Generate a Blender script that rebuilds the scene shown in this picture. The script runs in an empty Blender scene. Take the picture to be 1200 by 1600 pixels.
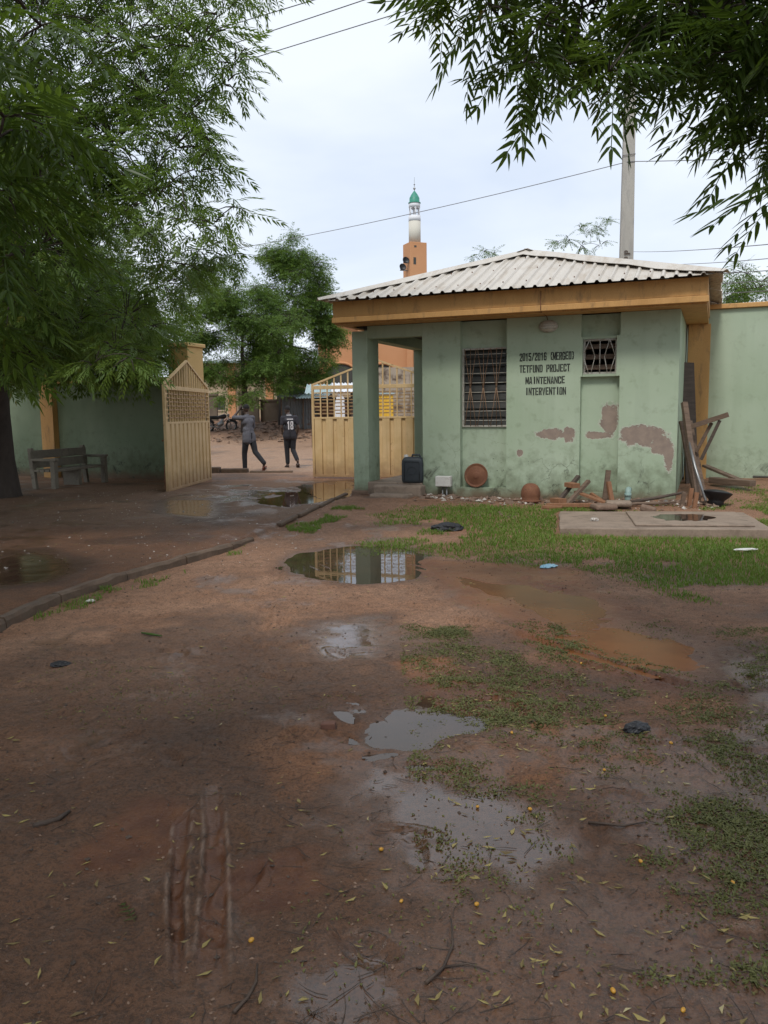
import bpy, math, random
import numpy as np
from mathutils import Matrix, Vector, Euler

random.seed(7)
rng = np.random.default_rng(11)
S = bpy.context.scene
COL = S.collection
R = math.radians

# ------------------------------------------------------------------ camera, sky, sun, exposure
cam_d = bpy.data.cameras.new('camera')
cam = bpy.data.objects.new('camera', cam_d)
COL.objects.link(cam)
cam_d.sensor_fit = 'VERTICAL'
cam_d.sensor_height = 36.0
cam_d.lens = 28.8
cam_d.clip_start = 0.05
cam_d.clip_end = 2000
p_, r_ = R(6.85), R(0.7)
fw = Vector((0, math.cos(p_), -math.sin(p_)))
rt0 = Vector((1, 0, 0)); up0 = rt0.cross(fw)
rt = rt0 * math.cos(r_) - up0 * math.sin(r_)
up = rt.cross(fw)
M = Matrix((rt, up, -fw)).transposed().to_4x4()
M.translation = (0, 0, 1.5)
cam.matrix_world = M
S.camera = cam
CAMP = np.array((0, 0, 1.5))

S.render.engine = 'CYCLES'
S.view_settings.view_transform = 'Standard'
S.view_settings.look = 'None'
S.view_settings.exposure = 0.62
S.view_settings.gamma = 1.0
S.cycles.max_bounces = 6
S.cycles.diffuse_bounces = 3
S.cycles.transparent_max_bounces = 8

SUN_EL, SUN_AZ = R(56), R(200)      # azimuth clockwise from +Y (behind the camera, a little left)
W = bpy.data.worlds.new('World'); S.world = W; W.use_nodes = True
nt = W.node_tree; nt.nodes.clear()
def wn(t, **k):
    n = nt.nodes.new(t)
    for a, b in k.items(): setattr(n, a, b)
    return n
out = wn('ShaderNodeOutputWorld'); bg = wn('ShaderNodeBackground'); bg.inputs['Strength'].default_value = 0.1
sky = wn('ShaderNodeTexSky', sky_type='NISHITA', sun_disc=False, sun_elevation=SUN_EL, sun_rotation=SUN_AZ)
tc = wn('ShaderNodeTexCoord'); sep = wn('ShaderNodeSeparateXYZ')
nt.links.new(tc.outputs['Generated'], sep.inputs[0])
zc = wn('ShaderNodeMath', operation='MAXIMUM'); zc.inputs[1].default_value = 0.0
nt.links.new(sep.outputs['Z'], zc.inputs[0])
za = wn('ShaderNodeMath', operation='ADD'); za.inputs[1].default_value = 0.22
nt.links.new(zc.outputs[0], za.inputs[0])
dv = wn('ShaderNodeVectorMath', operation='DIVIDE'); cz = wn('ShaderNodeCombineXYZ')
for i in range(3): nt.links.new(za.outputs[0], cz.inputs[i])
nt.links.new(tc.outputs['Generated'], dv.inputs[0]); nt.links.new(cz.outputs[0], dv.inputs[1])
no = wn('ShaderNodeTexNoise'); no.inputs['Scale'].default_value = 1.15; no.inputs['Detail'].default_value = 5; no.inputs['Roughness'].default_value = 0.5
no.inputs['Distortion'].default_value = 0.3
nt.links.new(dv.outputs[0], no.inputs['Vector'])
cr = wn('ShaderNodeValToRGB')
e = cr.color_ramp.elements
e[0].position = 0.33; e[0].color = (4.55, 5.2, 6.35, 1)
e[1].position = 0.66; e[1].color = (6.6, 7.0, 7.5, 1)
nt.links.new(no.outputs['Fac'], cr.inputs[0])
hz = wn('ShaderNodeMapRange'); hz.inputs['From Min'].default_value = 0.0; hz.inputs['From Max'].default_value = 0.32
hz.inputs['To Min'].default_value = 1.0; hz.inputs['To Max'].default_value = 0.0
nt.links.new(zc.outputs[0], hz.inputs['Value'])
hm = wn('ShaderNodeMix', data_type='RGBA'); hm.inputs['B'].default_value = (6.9, 7.25, 7.65, 1)
hs = wn('ShaderNodeMath', operation='MULTIPLY'); hs.inputs[1].default_value = 0.6
nt.links.new(hz.outputs[0], hs.inputs[0]); nt.links.new(hs.outputs[0], hm.inputs['Factor']); nt.links.new(cr.outputs[0], hm.inputs['A'])
mx = wn('ShaderNodeMix', data_type='RGBA'); mx.inputs['Factor'].default_value = 0.9
nt.links.new(sky.outputs[0], mx.inputs['A']); nt.links.new(hm.outputs['Result'], mx.inputs['B'])
nt.links.new(mx.outputs['Result'], bg.inputs['Color']); nt.links.new(bg.outputs[0], out.inputs[0])

sl = bpy.data.lights.new('sun', 'SUN'); sl.energy = 1.5; sl.angle = R(14); sl.color = (1, 0.96, 0.9)
so = bpy.data.objects.new('sun', sl); COL.objects.link(so)
sd_ = Vector((math.sin(SUN_AZ) * math.cos(SUN_EL), math.cos(SUN_AZ) * math.cos(SUN_EL), math.sin(SUN_EL)))
so.rotation_euler = sd_.to_track_quat('Z', 'Y').to_euler(); so.location = (0, -10, 30)

# ------------------------------------------------------------------ materials
class G:
    """small node helper"""
    def __init__(s, name):
        s.m = bpy.data.materials.new(name); s.m.use_nodes = True
        s.t = s.m.node_tree; s.t.nodes.clear()
        s.o = s.t.nodes.new('ShaderNodeOutputMaterial'); s.b = s.t.nodes.new('ShaderNodeBsdfPrincipled')
        s.t.links.new(s.b.outputs[0], s.o.inputs[0])
        s.tc = s.t.nodes.new('ShaderNodeTexCoord'); s.P = s.tc.outputs['Object']
    def n(s, t, ins=None, **k):
        x = s.t.nodes.new(t)
        for a, b in k.items(): setattr(x, a, b)
        for a, b in (ins or {}).items(): s.set(x.inputs[a], b)
        return x
    def set(s, sock, v):
        if isinstance(v, bpy.types.NodeSocket): s.t.links.new(v, sock)
        else:
            if isinstance(v, (tuple, list)) and len(v) == 3 and sock.type == 'RGBA': v = (*v, 1)
            sock.default_value = v
    def math(s, op, a, b=0.0, c=0.0, clamp=False):
        x = s.n('ShaderNodeMath', {0: a, 1: b, 2: c}, operation=op); x.use_clamp = clamp; return x.outputs[0]
    def noise(s, scale, detail=4, rough=0.55, vec=None, dist=0.0):
        return s.n('ShaderNodeTexNoise', {'Vector': vec or s.P, 'Scale': scale, 'Detail': detail, 'Roughness': rough, 'Distortion': dist}).outputs['Fac']
    def ramp(s, f, lo, hi):
        return s.n('ShaderNodeMapRange', {'Value': f, 'From Min': lo, 'From Max': hi}).outputs[0]
    def mix(s, f, a, b):
        x = s.n('ShaderNodeMix', data_type='RGBA'); s.set(x.inputs['Factor'], f); s.set(x.inputs['A'], a); s.set(x.inputs['B'], b); return x.outputs['Result']
    def scaled(s, v):
        return s.n('ShaderNodeVectorMath', {0: s.P, 1: v}, operation='MULTIPLY').outputs[0]
    def attr(s, name):
        return s.n('ShaderNodeAttribute', attribute_name=name).outputs['Fac']
    def bump(s, h, strength=0.3, dist=0.01):
        s.set(s.b.inputs['Normal'], s.n('ShaderNodeBump', {'Height': h, 'Strength': strength, 'Distance': dist}).outputs[0])
    def done(s, col, rough=0.7, metal=0.0, spec=None):
        s.set(s.b.inputs['Base Color'], col); s.set(s.b.inputs['Roughness'], rough); s.set(s.b.inputs['Metallic'], metal)
        if spec is not None: s.b.inputs['Specular IOR Level'].default_value = spec
        return s.m

def worn(name, c1, c2, scale=3.0, rough=0.75, metal=0.0, dirt=None, bump=0.25, fine=40, stretch=(1, 1, 1), dlo=0.55, dhi=0.75, spec=None):
    g = G(name); v = g.scaled(stretch)
    a = g.ramp(g.noise(scale, 5, 0.6, v), 0.3, 0.7)
    col = g.mix(a, c1, c2)
    f = g.noise(fine, 4, 0.65, v)
    col = g.mix(g.math('MULTIPLY', g.ramp(f, 0.35, 0.75), 0.35), col, tuple(0.55 * x for x in c1))
    if dirt: col = g.mix(g.ramp(g.noise(scale * 1.9, 6, 0.65, v, 0.4), dlo, dhi), col, dirt)
    g.bump(f, bump, 0.006)
    return g.done(col, g.math('MULTIPLY_ADD', f, 0.25, rough - 0.12), metal, spec)

def gate_paint():
    g = G('cream_gate_paint'); f = g.noise(40, 4, .65); med = g.noise(6, 6, .65)
    col = g.mix(g.ramp(g.noise(2.5, 4), .3, .7), (0.60, 0.415, 0.20), (0.71, 0.52, 0.285))
    col = g.mix(g.ramp(g.noise(7, 7, .72, None, .5), .62, .69), col, (0.20, 0.09, 0.035))
    z = g.n('ShaderNodeSeparateXYZ', {0: g.P}).outputs['Z']
    low = g.n('ShaderNodeMapRange', {'Value': z, 'From Min': 0.0, 'From Max': 0.7, 'To Min': 1.0, 'To Max': 0.0}).outputs[0]
    col = g.mix(g.math('MULTIPLY', g.ramp(g.math('ADD', g.math('MULTIPLY', low, .6), g.math('MULTIPLY', med, .5)), .42, .85), .7), col, (0.22, 0.12, 0.065))
    col = g.mix(g.math('MULTIPLY', g.ramp(g.noise(1, 5, .6, g.scaled((14, 14, .5))), .5, .72), .3), col, (0.33, 0.2, 0.09))
    g.bump(f, .12, .005)
    return g.done(col, g.math('MULTIPLY_ADD', f, .25, .45), 0, .3)
def wall_paint(name, c1, c2, patches=(), base_dirt=0.45, z0=0.0):
    g = G(name)
    big = g.noise(0.9, 4, 0.55); med = g.noise(5, 5, 0.6); fine = g.noise(55, 4, 0.6)
    col = g.mix(g.ramp(big, 0.3, 0.7), c1, c2)
    streak = g.noise(1.0, 5, 0.6, g.scaled((3.7, 3.7, 0.35)))
    col = g.mix(g.math('MULTIPLY', g.ramp(streak, 0.5, 0.8), 0.22), col, tuple(x * 0.55 for x in c1))
    sepz = g.n('ShaderNodeSeparateXYZ', {0: g.P}).outputs['Z']
    low = g.n('ShaderNodeMapRange', {'Value': sepz, 'From Min': z0, 'From Max': z0 + 1.3, 'To Min': 1.0, 'To Max': 0.0}).outputs[0]
    lowm = g.math('MULTIPLY', low, low)
    col = g.mix(g.math('MULTIPLY', g.ramp(g.math('ADD', med, g.math('MULTIPLY', lowm, 0.45)), 0.55, 0.95), base_dirt), col, (0.10, 0.115, 0.06))
    # splash band of soil at the foot
    foot = g.n('ShaderNodeMapRange', {'Value': sepz, 'From Min': z0, 'From Max': z0 + 0.35, 'To Min': 1.0, 'To Max': 0.0}).outputs[0]
    col = g.mix(g.ramp(g.math('ADD', g.math('MULTIPLY', foot, 0.75), g.math('MULTIPLY', med, 0.5)), 0.55, 0.95), col, (0.15, 0.10, 0.06))
    vo = g.n('ShaderNodeTexVoronoi', {'Vector': g.n('ShaderNodeVectorMath', {0: g.P, 1: g.n('ShaderNodeVectorMath', {0: g.n('ShaderNodeTexNoise', {'Vector': g.P, 'Scale': 3.0, 'Detail': 6.0}).outputs['Color'], 1: (.5, .5, .5)}, operation='MULTIPLY').outputs[0]}, operation='ADD').outputs[0], 'Scale': .75}, feature='DISTANCE_TO_EDGE').outputs['Distance']
    crack = g.math('MULTIPLY', g.math('MULTIPLY', g.ramp(vo, .005, .0015), g.ramp(g.noise(.9, 3), .50, .58)), g.ramp(low, -.1, .6))
    col = g.mix(g.math('MULTIPLY', crack, .55), col, (0.07, 0.075, 0.05))
    # small dark chips
    chip = g.ramp(g.noise(17, 5, 0.75), 0.615, 0.65)
    chipz = g.math('MULTIPLY', chip, g.math('MULTIPLY', g.ramp(g.noise(1.3, 3), 0.47, 0.58), g.ramp(low, 0.1, 0.5)))
    col = g.mix(g.math('MULTIPLY', chipz, 0.85), col, (0.035, 0.032, 0.026))
    mould = g.math('MULTIPLY', g.ramp(g.noise(3.2, 7, 0.72, None, 0.6), 0.56, 0.68), g.ramp(lowm, 0.05, 0.5))
    col = g.mix(g.math('MULTIPLY', mould, base_dirt * 1.5), col, (0.055, 0.06, 0.04))
    h = g.math('MULTIPLY_ADD', fine, 0.12, g.math('MULTIPLY', med, 0.15))
    if patches:
        wob = g.noise(5.5, 8, 0.74)
        wob2 = g.math('MULTIPLY_ADD', wob, 2.6, -1.3)
        tot = None; rim = None
        for (u, z, ru, rz) in patches:
            q = g.n('ShaderNodeVectorMath', {0: g.P, 1: (u, 0, z)}, operation='SUBTRACT').outputs[0]
            q = g.n('ShaderNodeVectorMath', {0: q, 1: (1 / ru, 0, 1 / rz)}, operation='MULTIPLY').outputs[0]
            d = g.n('ShaderNodeVectorMath', {0: q}, operation='LENGTH').outputs['Value']
            mk = g.ramp(g.math('ADD', d, wob2), 1.0, 0.93)
            tot = mk if tot is None else g.math('MAXIMUM', tot, mk)
            mr = g.ramp(g.math('ADD', d, wob2), 1.13, 1.05); rim = mr if rim is None else g.math('MAXIMUM', rim, mr)
        col = g.mix(g.math('MULTIPLY', rim, 0.75), col, (0.50, 0.50, 0.42))
        pl = g.mix(g.ramp(g.noise(9, 5, 0.6), 0.3, 0.7), (0.31, 0.24, 0.19), (0.22, 0.17, 0.14))
        col = g.mix(tot, col, pl)
        h = g.math('SUBTRACT', h, g.math('MULTIPLY', tot, 0.8))
    g.bump(h, 0.6, 0.008)
    return g.done(col, 0.82)

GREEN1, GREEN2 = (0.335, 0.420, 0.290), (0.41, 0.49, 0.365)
PATCH = [(3.60, 1.13, 0.24, 0.09), (3.88, 1.12, 0.10, 0.14), (4.52, 1.38, 0.15, 0.26), (4.36, 1.10, 0.24, 0.06), (5.04, 1.10, 0.34, 0.17), (5.32, .95, .16, .16),
         (5.46, 0.80, 0.07, 0.28), (3.06, 0.80, 0.05, 0.07)]
Mt = {}
Mt['green'] = wall_paint('green_wall_paint', GREEN1, GREEN2, PATCH, 0.75)
Mt['green_plain'] = wall_paint('green_boundary_paint', GREEN1, GREEN2, (), 0.5)
Mt['green_shaded'] = wall_paint('shaded_green_boundary_paint', (0.16, 0.215, 0.13), (0.22, 0.275, 0.18), (), 0.8)  # boundary green with tree shade put into its colour, plus heavier grime
Mt['orange'] = worn('ochre_paint', (0.52, 0.28, 0.09), (0.62, 0.35, 0.125), 1.5, 0.7, dirt=(0.20, 0.12, 0.06), dlo=0.54, dhi=0.80, bump=0.2, stretch=(3, 3, .8))
Mt['post_yellow'] = worn('yellow_post_paint', (0.60, 0.40, 0.15), (0.66, 0.45, 0.19), 1.5, 0.75, dirt=(0.34, 0.22, 0.1), dlo=0.62, dhi=0.85, bump=0.12)
Mt['gate'] = gate_paint()
Mt['roofing'] = worn('aluminium_roofing', (0.52, 0.475, 0.41), (0.60, 0.555, 0.49), 0.9, 0.5, dirt=(0.36, 0.29, 0.21), dlo=0.50, dhi=0.74, bump=0.06, stretch=(2.5, 0.6, 1), spec=0.4)
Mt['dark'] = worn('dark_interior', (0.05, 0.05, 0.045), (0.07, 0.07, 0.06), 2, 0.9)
Mt['rust'] = worn('rusty_steel', (0.145, 0.055, 0.028), (0.22, 0.095, 0.045), 9, 0.8, dirt=(0.06, 0.03, 0.02), bump=0.5, fine=80)
Mt['rustbar'] = worn('rusted_bar', (0.20, 0.10, 0.05), (0.30, 0.20, 0.12), 6, 0.75, dirt=(0.12, 0.045, 0.02))
Mt['frame'] = worn('dull_white_frame', (0.42, 0.40, 0.34), (0.5, 0.48, 0.42), 4, 0.6, dirt=(0.25, 0.16, 0.1))
Mt['glass'] = worn('dusty_dark_louvre', (0.022, 0.022, 0.019), (0.04, 0.04, 0.034), 5, 0.42, dirt=(0.06, 0.055, 0.045), bump=0.05)
Mt['wood'] = worn('weathered_wood', (0.115, 0.075, 0.05), (0.19, 0.13, 0.09), 3, 0.85, dirt=(0.06, 0.04, 0.03), stretch=(1, 1, 9), bump=0.5)
Mt['redwood'] = worn('reddish_wet_wood', (0.21, 0.095, 0.045), (0.30, 0.145, 0.072), 4, 0.7, dirt=(0.12, 0.055, 0.03), stretch=(7, 1, 1), bump=0.4)
Mt['darkwood'] = worn('dark_old_wood', (0.06, 0.045, 0.035), (0.11, 0.08, 0.06), 4, 0.85, stretch=(1, 1, 6), bump=0.4)
Mt['concrete'] = worn('old_concrete', (0.23, 0.17, 0.125), (0.31, 0.235, 0.175), 2.2, 0.75, dirt=(0.12, 0.085, 0.06), dlo=0.5, dhi=0.75, bump=0.5)
Mt['kerb'] = worn('kerb_concrete', (0.095, 0.058, 0.036), (0.17, 0.115, 0.078), 3.2, 0.9, dirt=(0.09, 0.065, 0.045), dlo=0.45, dhi=0.7, bump=0.6)
Mt['polecrete'] = worn('pole_concrete', (0.36, 0.34, 0.30), (0.44, 0.415, 0.37), 1.2, 0.85, dirt=(0.26, 0.25, 0.235), stretch=(2, 2, 0.4), bump=0.3)
Mt['black'] = worn('black_plastic', (0.008, 0.008, 0.010), (0.014, 0.014, 0.017), 6, 0.5, bump=0.1, fine=30)
Mt['jerry'] = worn('dark_blue_grey_plastic', (0.022, 0.028, 0.034), (0.036, 0.045, 0.052), 5, 0.5, bump=0.1, fine=30)
Mt['white'] = worn('white_plastic', (0.62, 0.60, 0.55), (0.7, 0.68, 0.63), 5, 0.5, dirt=(0.4, 0.33, 0.26))
Mt['ink'] = worn('black_stencil_paint', (0.010, 0.011, 0.010), (0.018, 0.02, 0.018), 5, 0.7)
Mt['stonebit'] = worn('plaster_rubble', (0.42, 0.38, 0.33), (0.6, 0.57, 0.52), 12, 0.9, dirt=(0.2, 0.14, 0.1), dlo=0.5, dhi=0.6, bump=0.4)
Mt['brownbit'] = worn('brown_rubble', (0.15, 0.095, 0.065), (0.23, 0.155, 0.11), 12, 0.9, bump=0.4)
Mt['brick'] = worn('red_brown_brick', (0.10, 0.045, 0.03), (0.16, 0.075, 0.05), 12, 0.85, bump=0.5)
Mt['skin'] = worn('brown_skin', (0.050, 0.028, 0.019), (0.06, 0.034, 0.023), 8, 0.5, bump=0.05)
Mt['hair'] = worn('black_hair', (0.008, 0.007, 0.007), (0.014, 0.012, 0.012), 40, 0.9, bump=0.6, fine=120)
Mt['greyshirt'] = worn('grey_cloth', (0.085, 0.085, 0.10), (0.115, 0.113, 0.13), 12, 0.9, bump=0.3, fine=25)
Mt['trouser'] = worn('black_trouser_cloth', (0.010, 0.011, 0.014), (0.018, 0.019, 0.023), 9, 0.9, bump=0.3, fine=25)
Mt['jersey'] = worn('black_jersey_cloth', (0.012, 0.011, 0.017), (0.022, 0.02, 0.027), 9, 0.75, bump=0.3, fine=25)
Mt['jerseywhite'] = worn('white_jersey_print', (0.62, 0.60, 0.62), (0.66, 0.64, 0.66), 9, 0.7)
Mt['sandal'] = worn('red_brown_sole', (0.14, 0.035, 0.022), (0.19, 0.05, 0.03), 9, 0.7)
Mt['sandal2'] = worn('brown_sandal', (0.05, 0.035, 0.028), (0.08, 0.055, 0.04), 9, 0.7)
Mt['metal'] = worn('dull_grey_metal', (0.25, 0.25, 0.25), (0.34, 0.34, 0.33), 9, 0.4, metal=0.8)
Mt['rubber'] = worn('tyre_rubber', (0.015, 0.015, 0.015), (0.026, 0.025, 0.023), 9, 0.85)
Mt['tank'] = worn('dark_red_black_lacquer', (0.016, 0.012, 0.012), (0.026, 0.018, 0.018), 9, 0.3)
Mt['zinc'] = worn('rusting_zinc_sheet', (0.12, 0.13, 0.135), (0.18, 0.19, 0.195), 1.5, 0.65, dirt=(0.13, 0.075, 0.045), dlo=0.55, dhi=0.65)
Mt['teal'] = worn('pale_teal_sheet', (0.30, 0.40, 0.40), (0.42, 0.50, 0.50), 1.5, 0.6, dirt=(0.2, 0.15, 0.12), dlo=0.6, dhi=0.7)
Mt['terra'] = worn('terracotta_wall_paint', (0.50, 0.235, 0.105), (0.56, 0.28, 0.135), 0.4, 0.8, dirt=(0.36, 0.19, 0.10), dlo=0.6, dhi=0.9)
Mt['cream'] = worn('cream_wall_paint', (0.42, 0.33, 0.22), (0.48, 0.38, 0.26), 0.4, 0.85, dirt=(0.3, 0.22, 0.14), dlo=0.6, dhi=0.9)
Mt['brownwall'] = worn('brown_rendered_wall', (0.145, 0.11, 0.08), (0.19, 0.145, 0.105), 0.7, 0.9, dirt=(0.09, 0.07, 0.05))
Mt['stainwall'] = worn('stained_grey_block_wall', (0.30, 0.25, 0.195), (0.40, 0.335, 0.26), 0.8, 0.9, dirt=(0.10, 0.07, 0.05), dlo=0.48, dhi=0.62)
Mt['yellowbox'] = worn('yellow_kiosk_paint', (0.70, 0.42, 0.03), (0.78, 0.48, 0.05), 0.8, 0.6)
Mt['whitewall'] = worn('minaret_white', (0.66, 0.67, 0.69), (0.74, 0.75, 0.77), 1.0, 0.8)
Mt['creamwall'] = worn('minaret_cream', (0.56, 0.53, 0.45), (0.62, 0.59, 0.51), 0.8, 0.85)
Mt['dome'] = worn('green_dome_paint', (0.03, 0.22, 0.15), (0.05, 0.28, 0.19), 1.0, 0.5)
Mt['blockbrown'] = worn('mud_block', (0.13, 0.065, 0.04), (0.19, 0.10, 0.06), 3, 0.9)
Mt['wire'] = worn('wire_grey', (0.16, 0.16, 0.17), (0.2, 0.2, 0.21), 3, 0.6)
Mt['bluebag'] = worn('pale_blue_plastic', (0.25, 0.50, 0.62), (0.40, 0.62, 0.70), 9, 0.4)
Mt['fruit'] = worn('yellow_neem_fruit', (0.42, 0.20, 0.02), (0.52, 0.28, 0.03), 20, 0.4)
Mt['twig'] = worn('wet_twig', (0.035, 0.022, 0.016), (0.07, 0.045, 0.03), 9, 0.7)
Mt['pipe'] = worn('green_grey_pipe', (0.20, 0.30, 0.27), (0.28, 0.38, 0.34), 9, 0.6, dirt=(0.3, 0.3, 0.28))
Mt['bench'] = worn('bench_concrete', (0.18, 0.16, 0.125), (0.26, 0.23, 0.18), 3, 0.9, dirt=(0.10, 0.085, 0.065), bump=0.5)

def leaf_mat(name, c1, c2, c3, trans=0.3, rough=0.42):
    g = G(name); t = g.attr('tint')
    oi = g.n('ShaderNodeObjectInfo').outputs['Random']
    f = g.math('FRACT', g.math('ADD', t, g.math('MULTIPLY', oi, 0.0)))
    col = g.mix(g.ramp(f, 0.0, 0.75), c1, c2)
    col = g.mix(g.ramp(f, 0.955, 0.985), col, c3)
    g.done(col, rough, spec=0.35)
    tr = g.n('ShaderNodeBsdfTranslucent', {'Color': g.mix(0.5, col, (0.22, 0.34, 0.03))})
    ms = g.n('ShaderNodeMixShader', {0: trans, 1: g.b.outputs[0], 2: tr.outputs[0]})
    g.t.links.new(ms.outputs[0], g.o.inputs[0])
    return g.m
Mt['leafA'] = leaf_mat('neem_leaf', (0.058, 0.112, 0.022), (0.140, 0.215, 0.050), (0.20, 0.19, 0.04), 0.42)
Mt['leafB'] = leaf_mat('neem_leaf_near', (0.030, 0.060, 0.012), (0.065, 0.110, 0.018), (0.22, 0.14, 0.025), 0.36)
Mt['leafD'] = leaf_mat('street_tree_leaf', (0.060, 0.120, 0.024), (0.125, 0.205, 0.045), (0.12, 0.17, 0.05), 0.42, 0.5)
Mt['grass'] = leaf_mat('grass_blade', (0.078, 0.150, 0.018), (0.150, 0.235, 0.036), (0.28, 0.22, 0.09), 0.35, 0.6)
Mt['weed'] = leaf_mat('mud_weed_leaf', (0.076, 0.082, 0.026), (0.140, 0.140, 0.048), (0.20, 0.15, 0.07), 0.2, 0.7)
Mt['litterleaf'] = leaf_mat('fallen_leaf', (0.11, 0.075, 0.035), (0.30, 0.24, 0.085), (0.42, 0.36, 0.2), 0.15, 0.6)
Mt['bark'] = worn('dark_bark', (0.038, 0.029, 0.023), (0.07, 0.053, 0.042), 4, 0.9, bump=0.9, fine=18, stretch=(1, 1, 0.35))

# ------------------------------------------------------------------ mesh helpers
class MB:
    def __init__(s): s.v = []; s.f = []; s.sm = []
    def add(s, vs, fs, smooth=False):
        b = len(s.v); s.v += [tuple(map(float, q)) for q in vs]
        for f in fs: s.f.append(tuple(i + b for i in f)); s.sm.append(smooth)
        return s
    def box(s, x0, y0, z0, x1, y1, z1, m=None):
        vs = [(x, y, z) for z in (z0, z1) for y in (y0, y1) for x in (x0, x1)]
        if m is not None: vs = [m @ Vector(q) for q in vs]
        return s.add(vs, [(0, 2, 3, 1), (4, 5, 7, 6), (0, 1, 5, 4), (2, 6, 7, 3), (0, 4, 6, 2), (1, 3, 7, 5)])
    def bar(s, a, b, w, d=None, upv=(0, 0, 1), taper=1.0):
        """rectangular bar from a to b; w across, d along upv-ish"""
        a = Vector(a); b = Vector(b); d = d or w
        ax = (b - a).normalized(); u = Vector(upv)
        if abs(ax.dot(u)) > 0.98: u = Vector((0, 1, 0))
        sd = ax.cross(u).normalized(); u = sd.cross(ax)
        vs = []
        for p, k in ((a, 1.0), (b, taper)):
            for i, j in ((-1, -1), (1, -1), (1, 1), (-1, 1)): vs.append(p + sd * (i * w / 2 * k) + u * (j * d / 2 * k))
        return s.add(vs, [(3, 2, 1, 0), (4, 5, 6, 7), (0, 1, 5, 4), (1, 2, 6, 5), (2, 3, 7, 6), (3, 0, 4, 7)])
    def tube(s, pts, rads, n=8, cap=True):
        pts = [Vector(p) for p in pts]
        if not isinstance(rads, (list, tuple)): rads = [rads] * len(pts)
        vs = []; fs = []; ref = None
        for i, p in enumerate(pts):
            t = (pts[min(i + 1, len(pts) - 1)] - pts[max(i - 1, 0)])
            t = t.normalized() if t.length > 1e-9 else Vector((0, 0, 1))
            if ref is None: ref = t.orthogonal().normalized()
            ref = (ref - t * ref.dot(t)); ref = ref.normalized() if ref.length > 1e-6 else t.orthogonal().normalized()
            bn = t.cross(ref)
            for k in range(n):
                a = 2 * math.pi * k / n
                vs.append(p + (ref * math.cos(a) + bn * math.sin(a)) * rads[i])
        for i in range(len(pts) - 1):
            for k in range(n):
                k2 = (k + 1) % n
                fs.append((i * n + k, i * n + k2, (i + 1) * n + k2, (i + 1) * n + k))
        s.add(vs, fs, True)
        if cap:
            b = len(s.v) - len(vs)
            s.f.append(tuple(b + k for k in range(n))[::-1]); s.sm.append(False)
            s.f.append(tuple(b + (len(pts) - 1) * n + k for k in range(n))); s.sm.append(False)
        return s
    def lathe(s, prof, n=20, c=(0, 0, 0), smooth=True, m=None, jag=0.0):
        vs = []
        for r, z in prof:
            for k in range(n):
                a = 2 * math.pi * k / n; rr = r * (1 + random.uniform(-jag, jag))
                q = Vector((c[0] + rr * math.cos(a), c[1] + rr * math.sin(a), c[2] + z))
                vs.append(m @ q if m is not None else q)
        fs = []
        for i in range(len(prof) - 1):
            for k in range(n):
                k2 = (k + 1) % n; fs.append((i * n + k, i * n + k2, (i + 1) * n + k2, (i + 1) * n + k))
        s.add(vs, fs, smooth)
        b = len(s.v) - len(vs)
        s.f.append(tuple(b + k for k in range(n))[::-1]); s.sm.append(False)
        s.f.append(tuple(b + (len(prof) - 1) * n + k for k in range(n))); s.sm.append(False)
        return s
    def prism(s, poly, y0, y1, m=None):
        """polygon in x,z extruded along y"""
        n = len(poly)
        vs = [(x, y, z) for y in (y0, y1) for x, z in poly]
        if m is not None: vs = [m @ Vector(q) for q in vs]
        fs = [tuple(range(n)), tuple(range(2 * n - 1, n - 1, -1))] + [(i, i + n, (i + 1) % n + n, (i + 1) % n) for i in range(n)]
        return s.add(vs, fs)
    def build(s, name, mat, parent=None, bevel=0.0):
        me = bpy.data.meshes.new(name); me.from_pydata(s.v, [], s.f)
        me.polygons.foreach_set('use_smooth', s.sm); me.update()
        me.materials.append(mat if not isinstance(mat, str) else Mt[mat])
        o = bpy.data.objects.new(name, me); COL.objects.link(o)
        if parent: o.parent = parent
        if bevel:
            b = o.modifiers.new('bevel', 'BEVEL'); b.width = bevel; b.segments = 2; b.limit_method = 'ANGLE'
        return o

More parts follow.
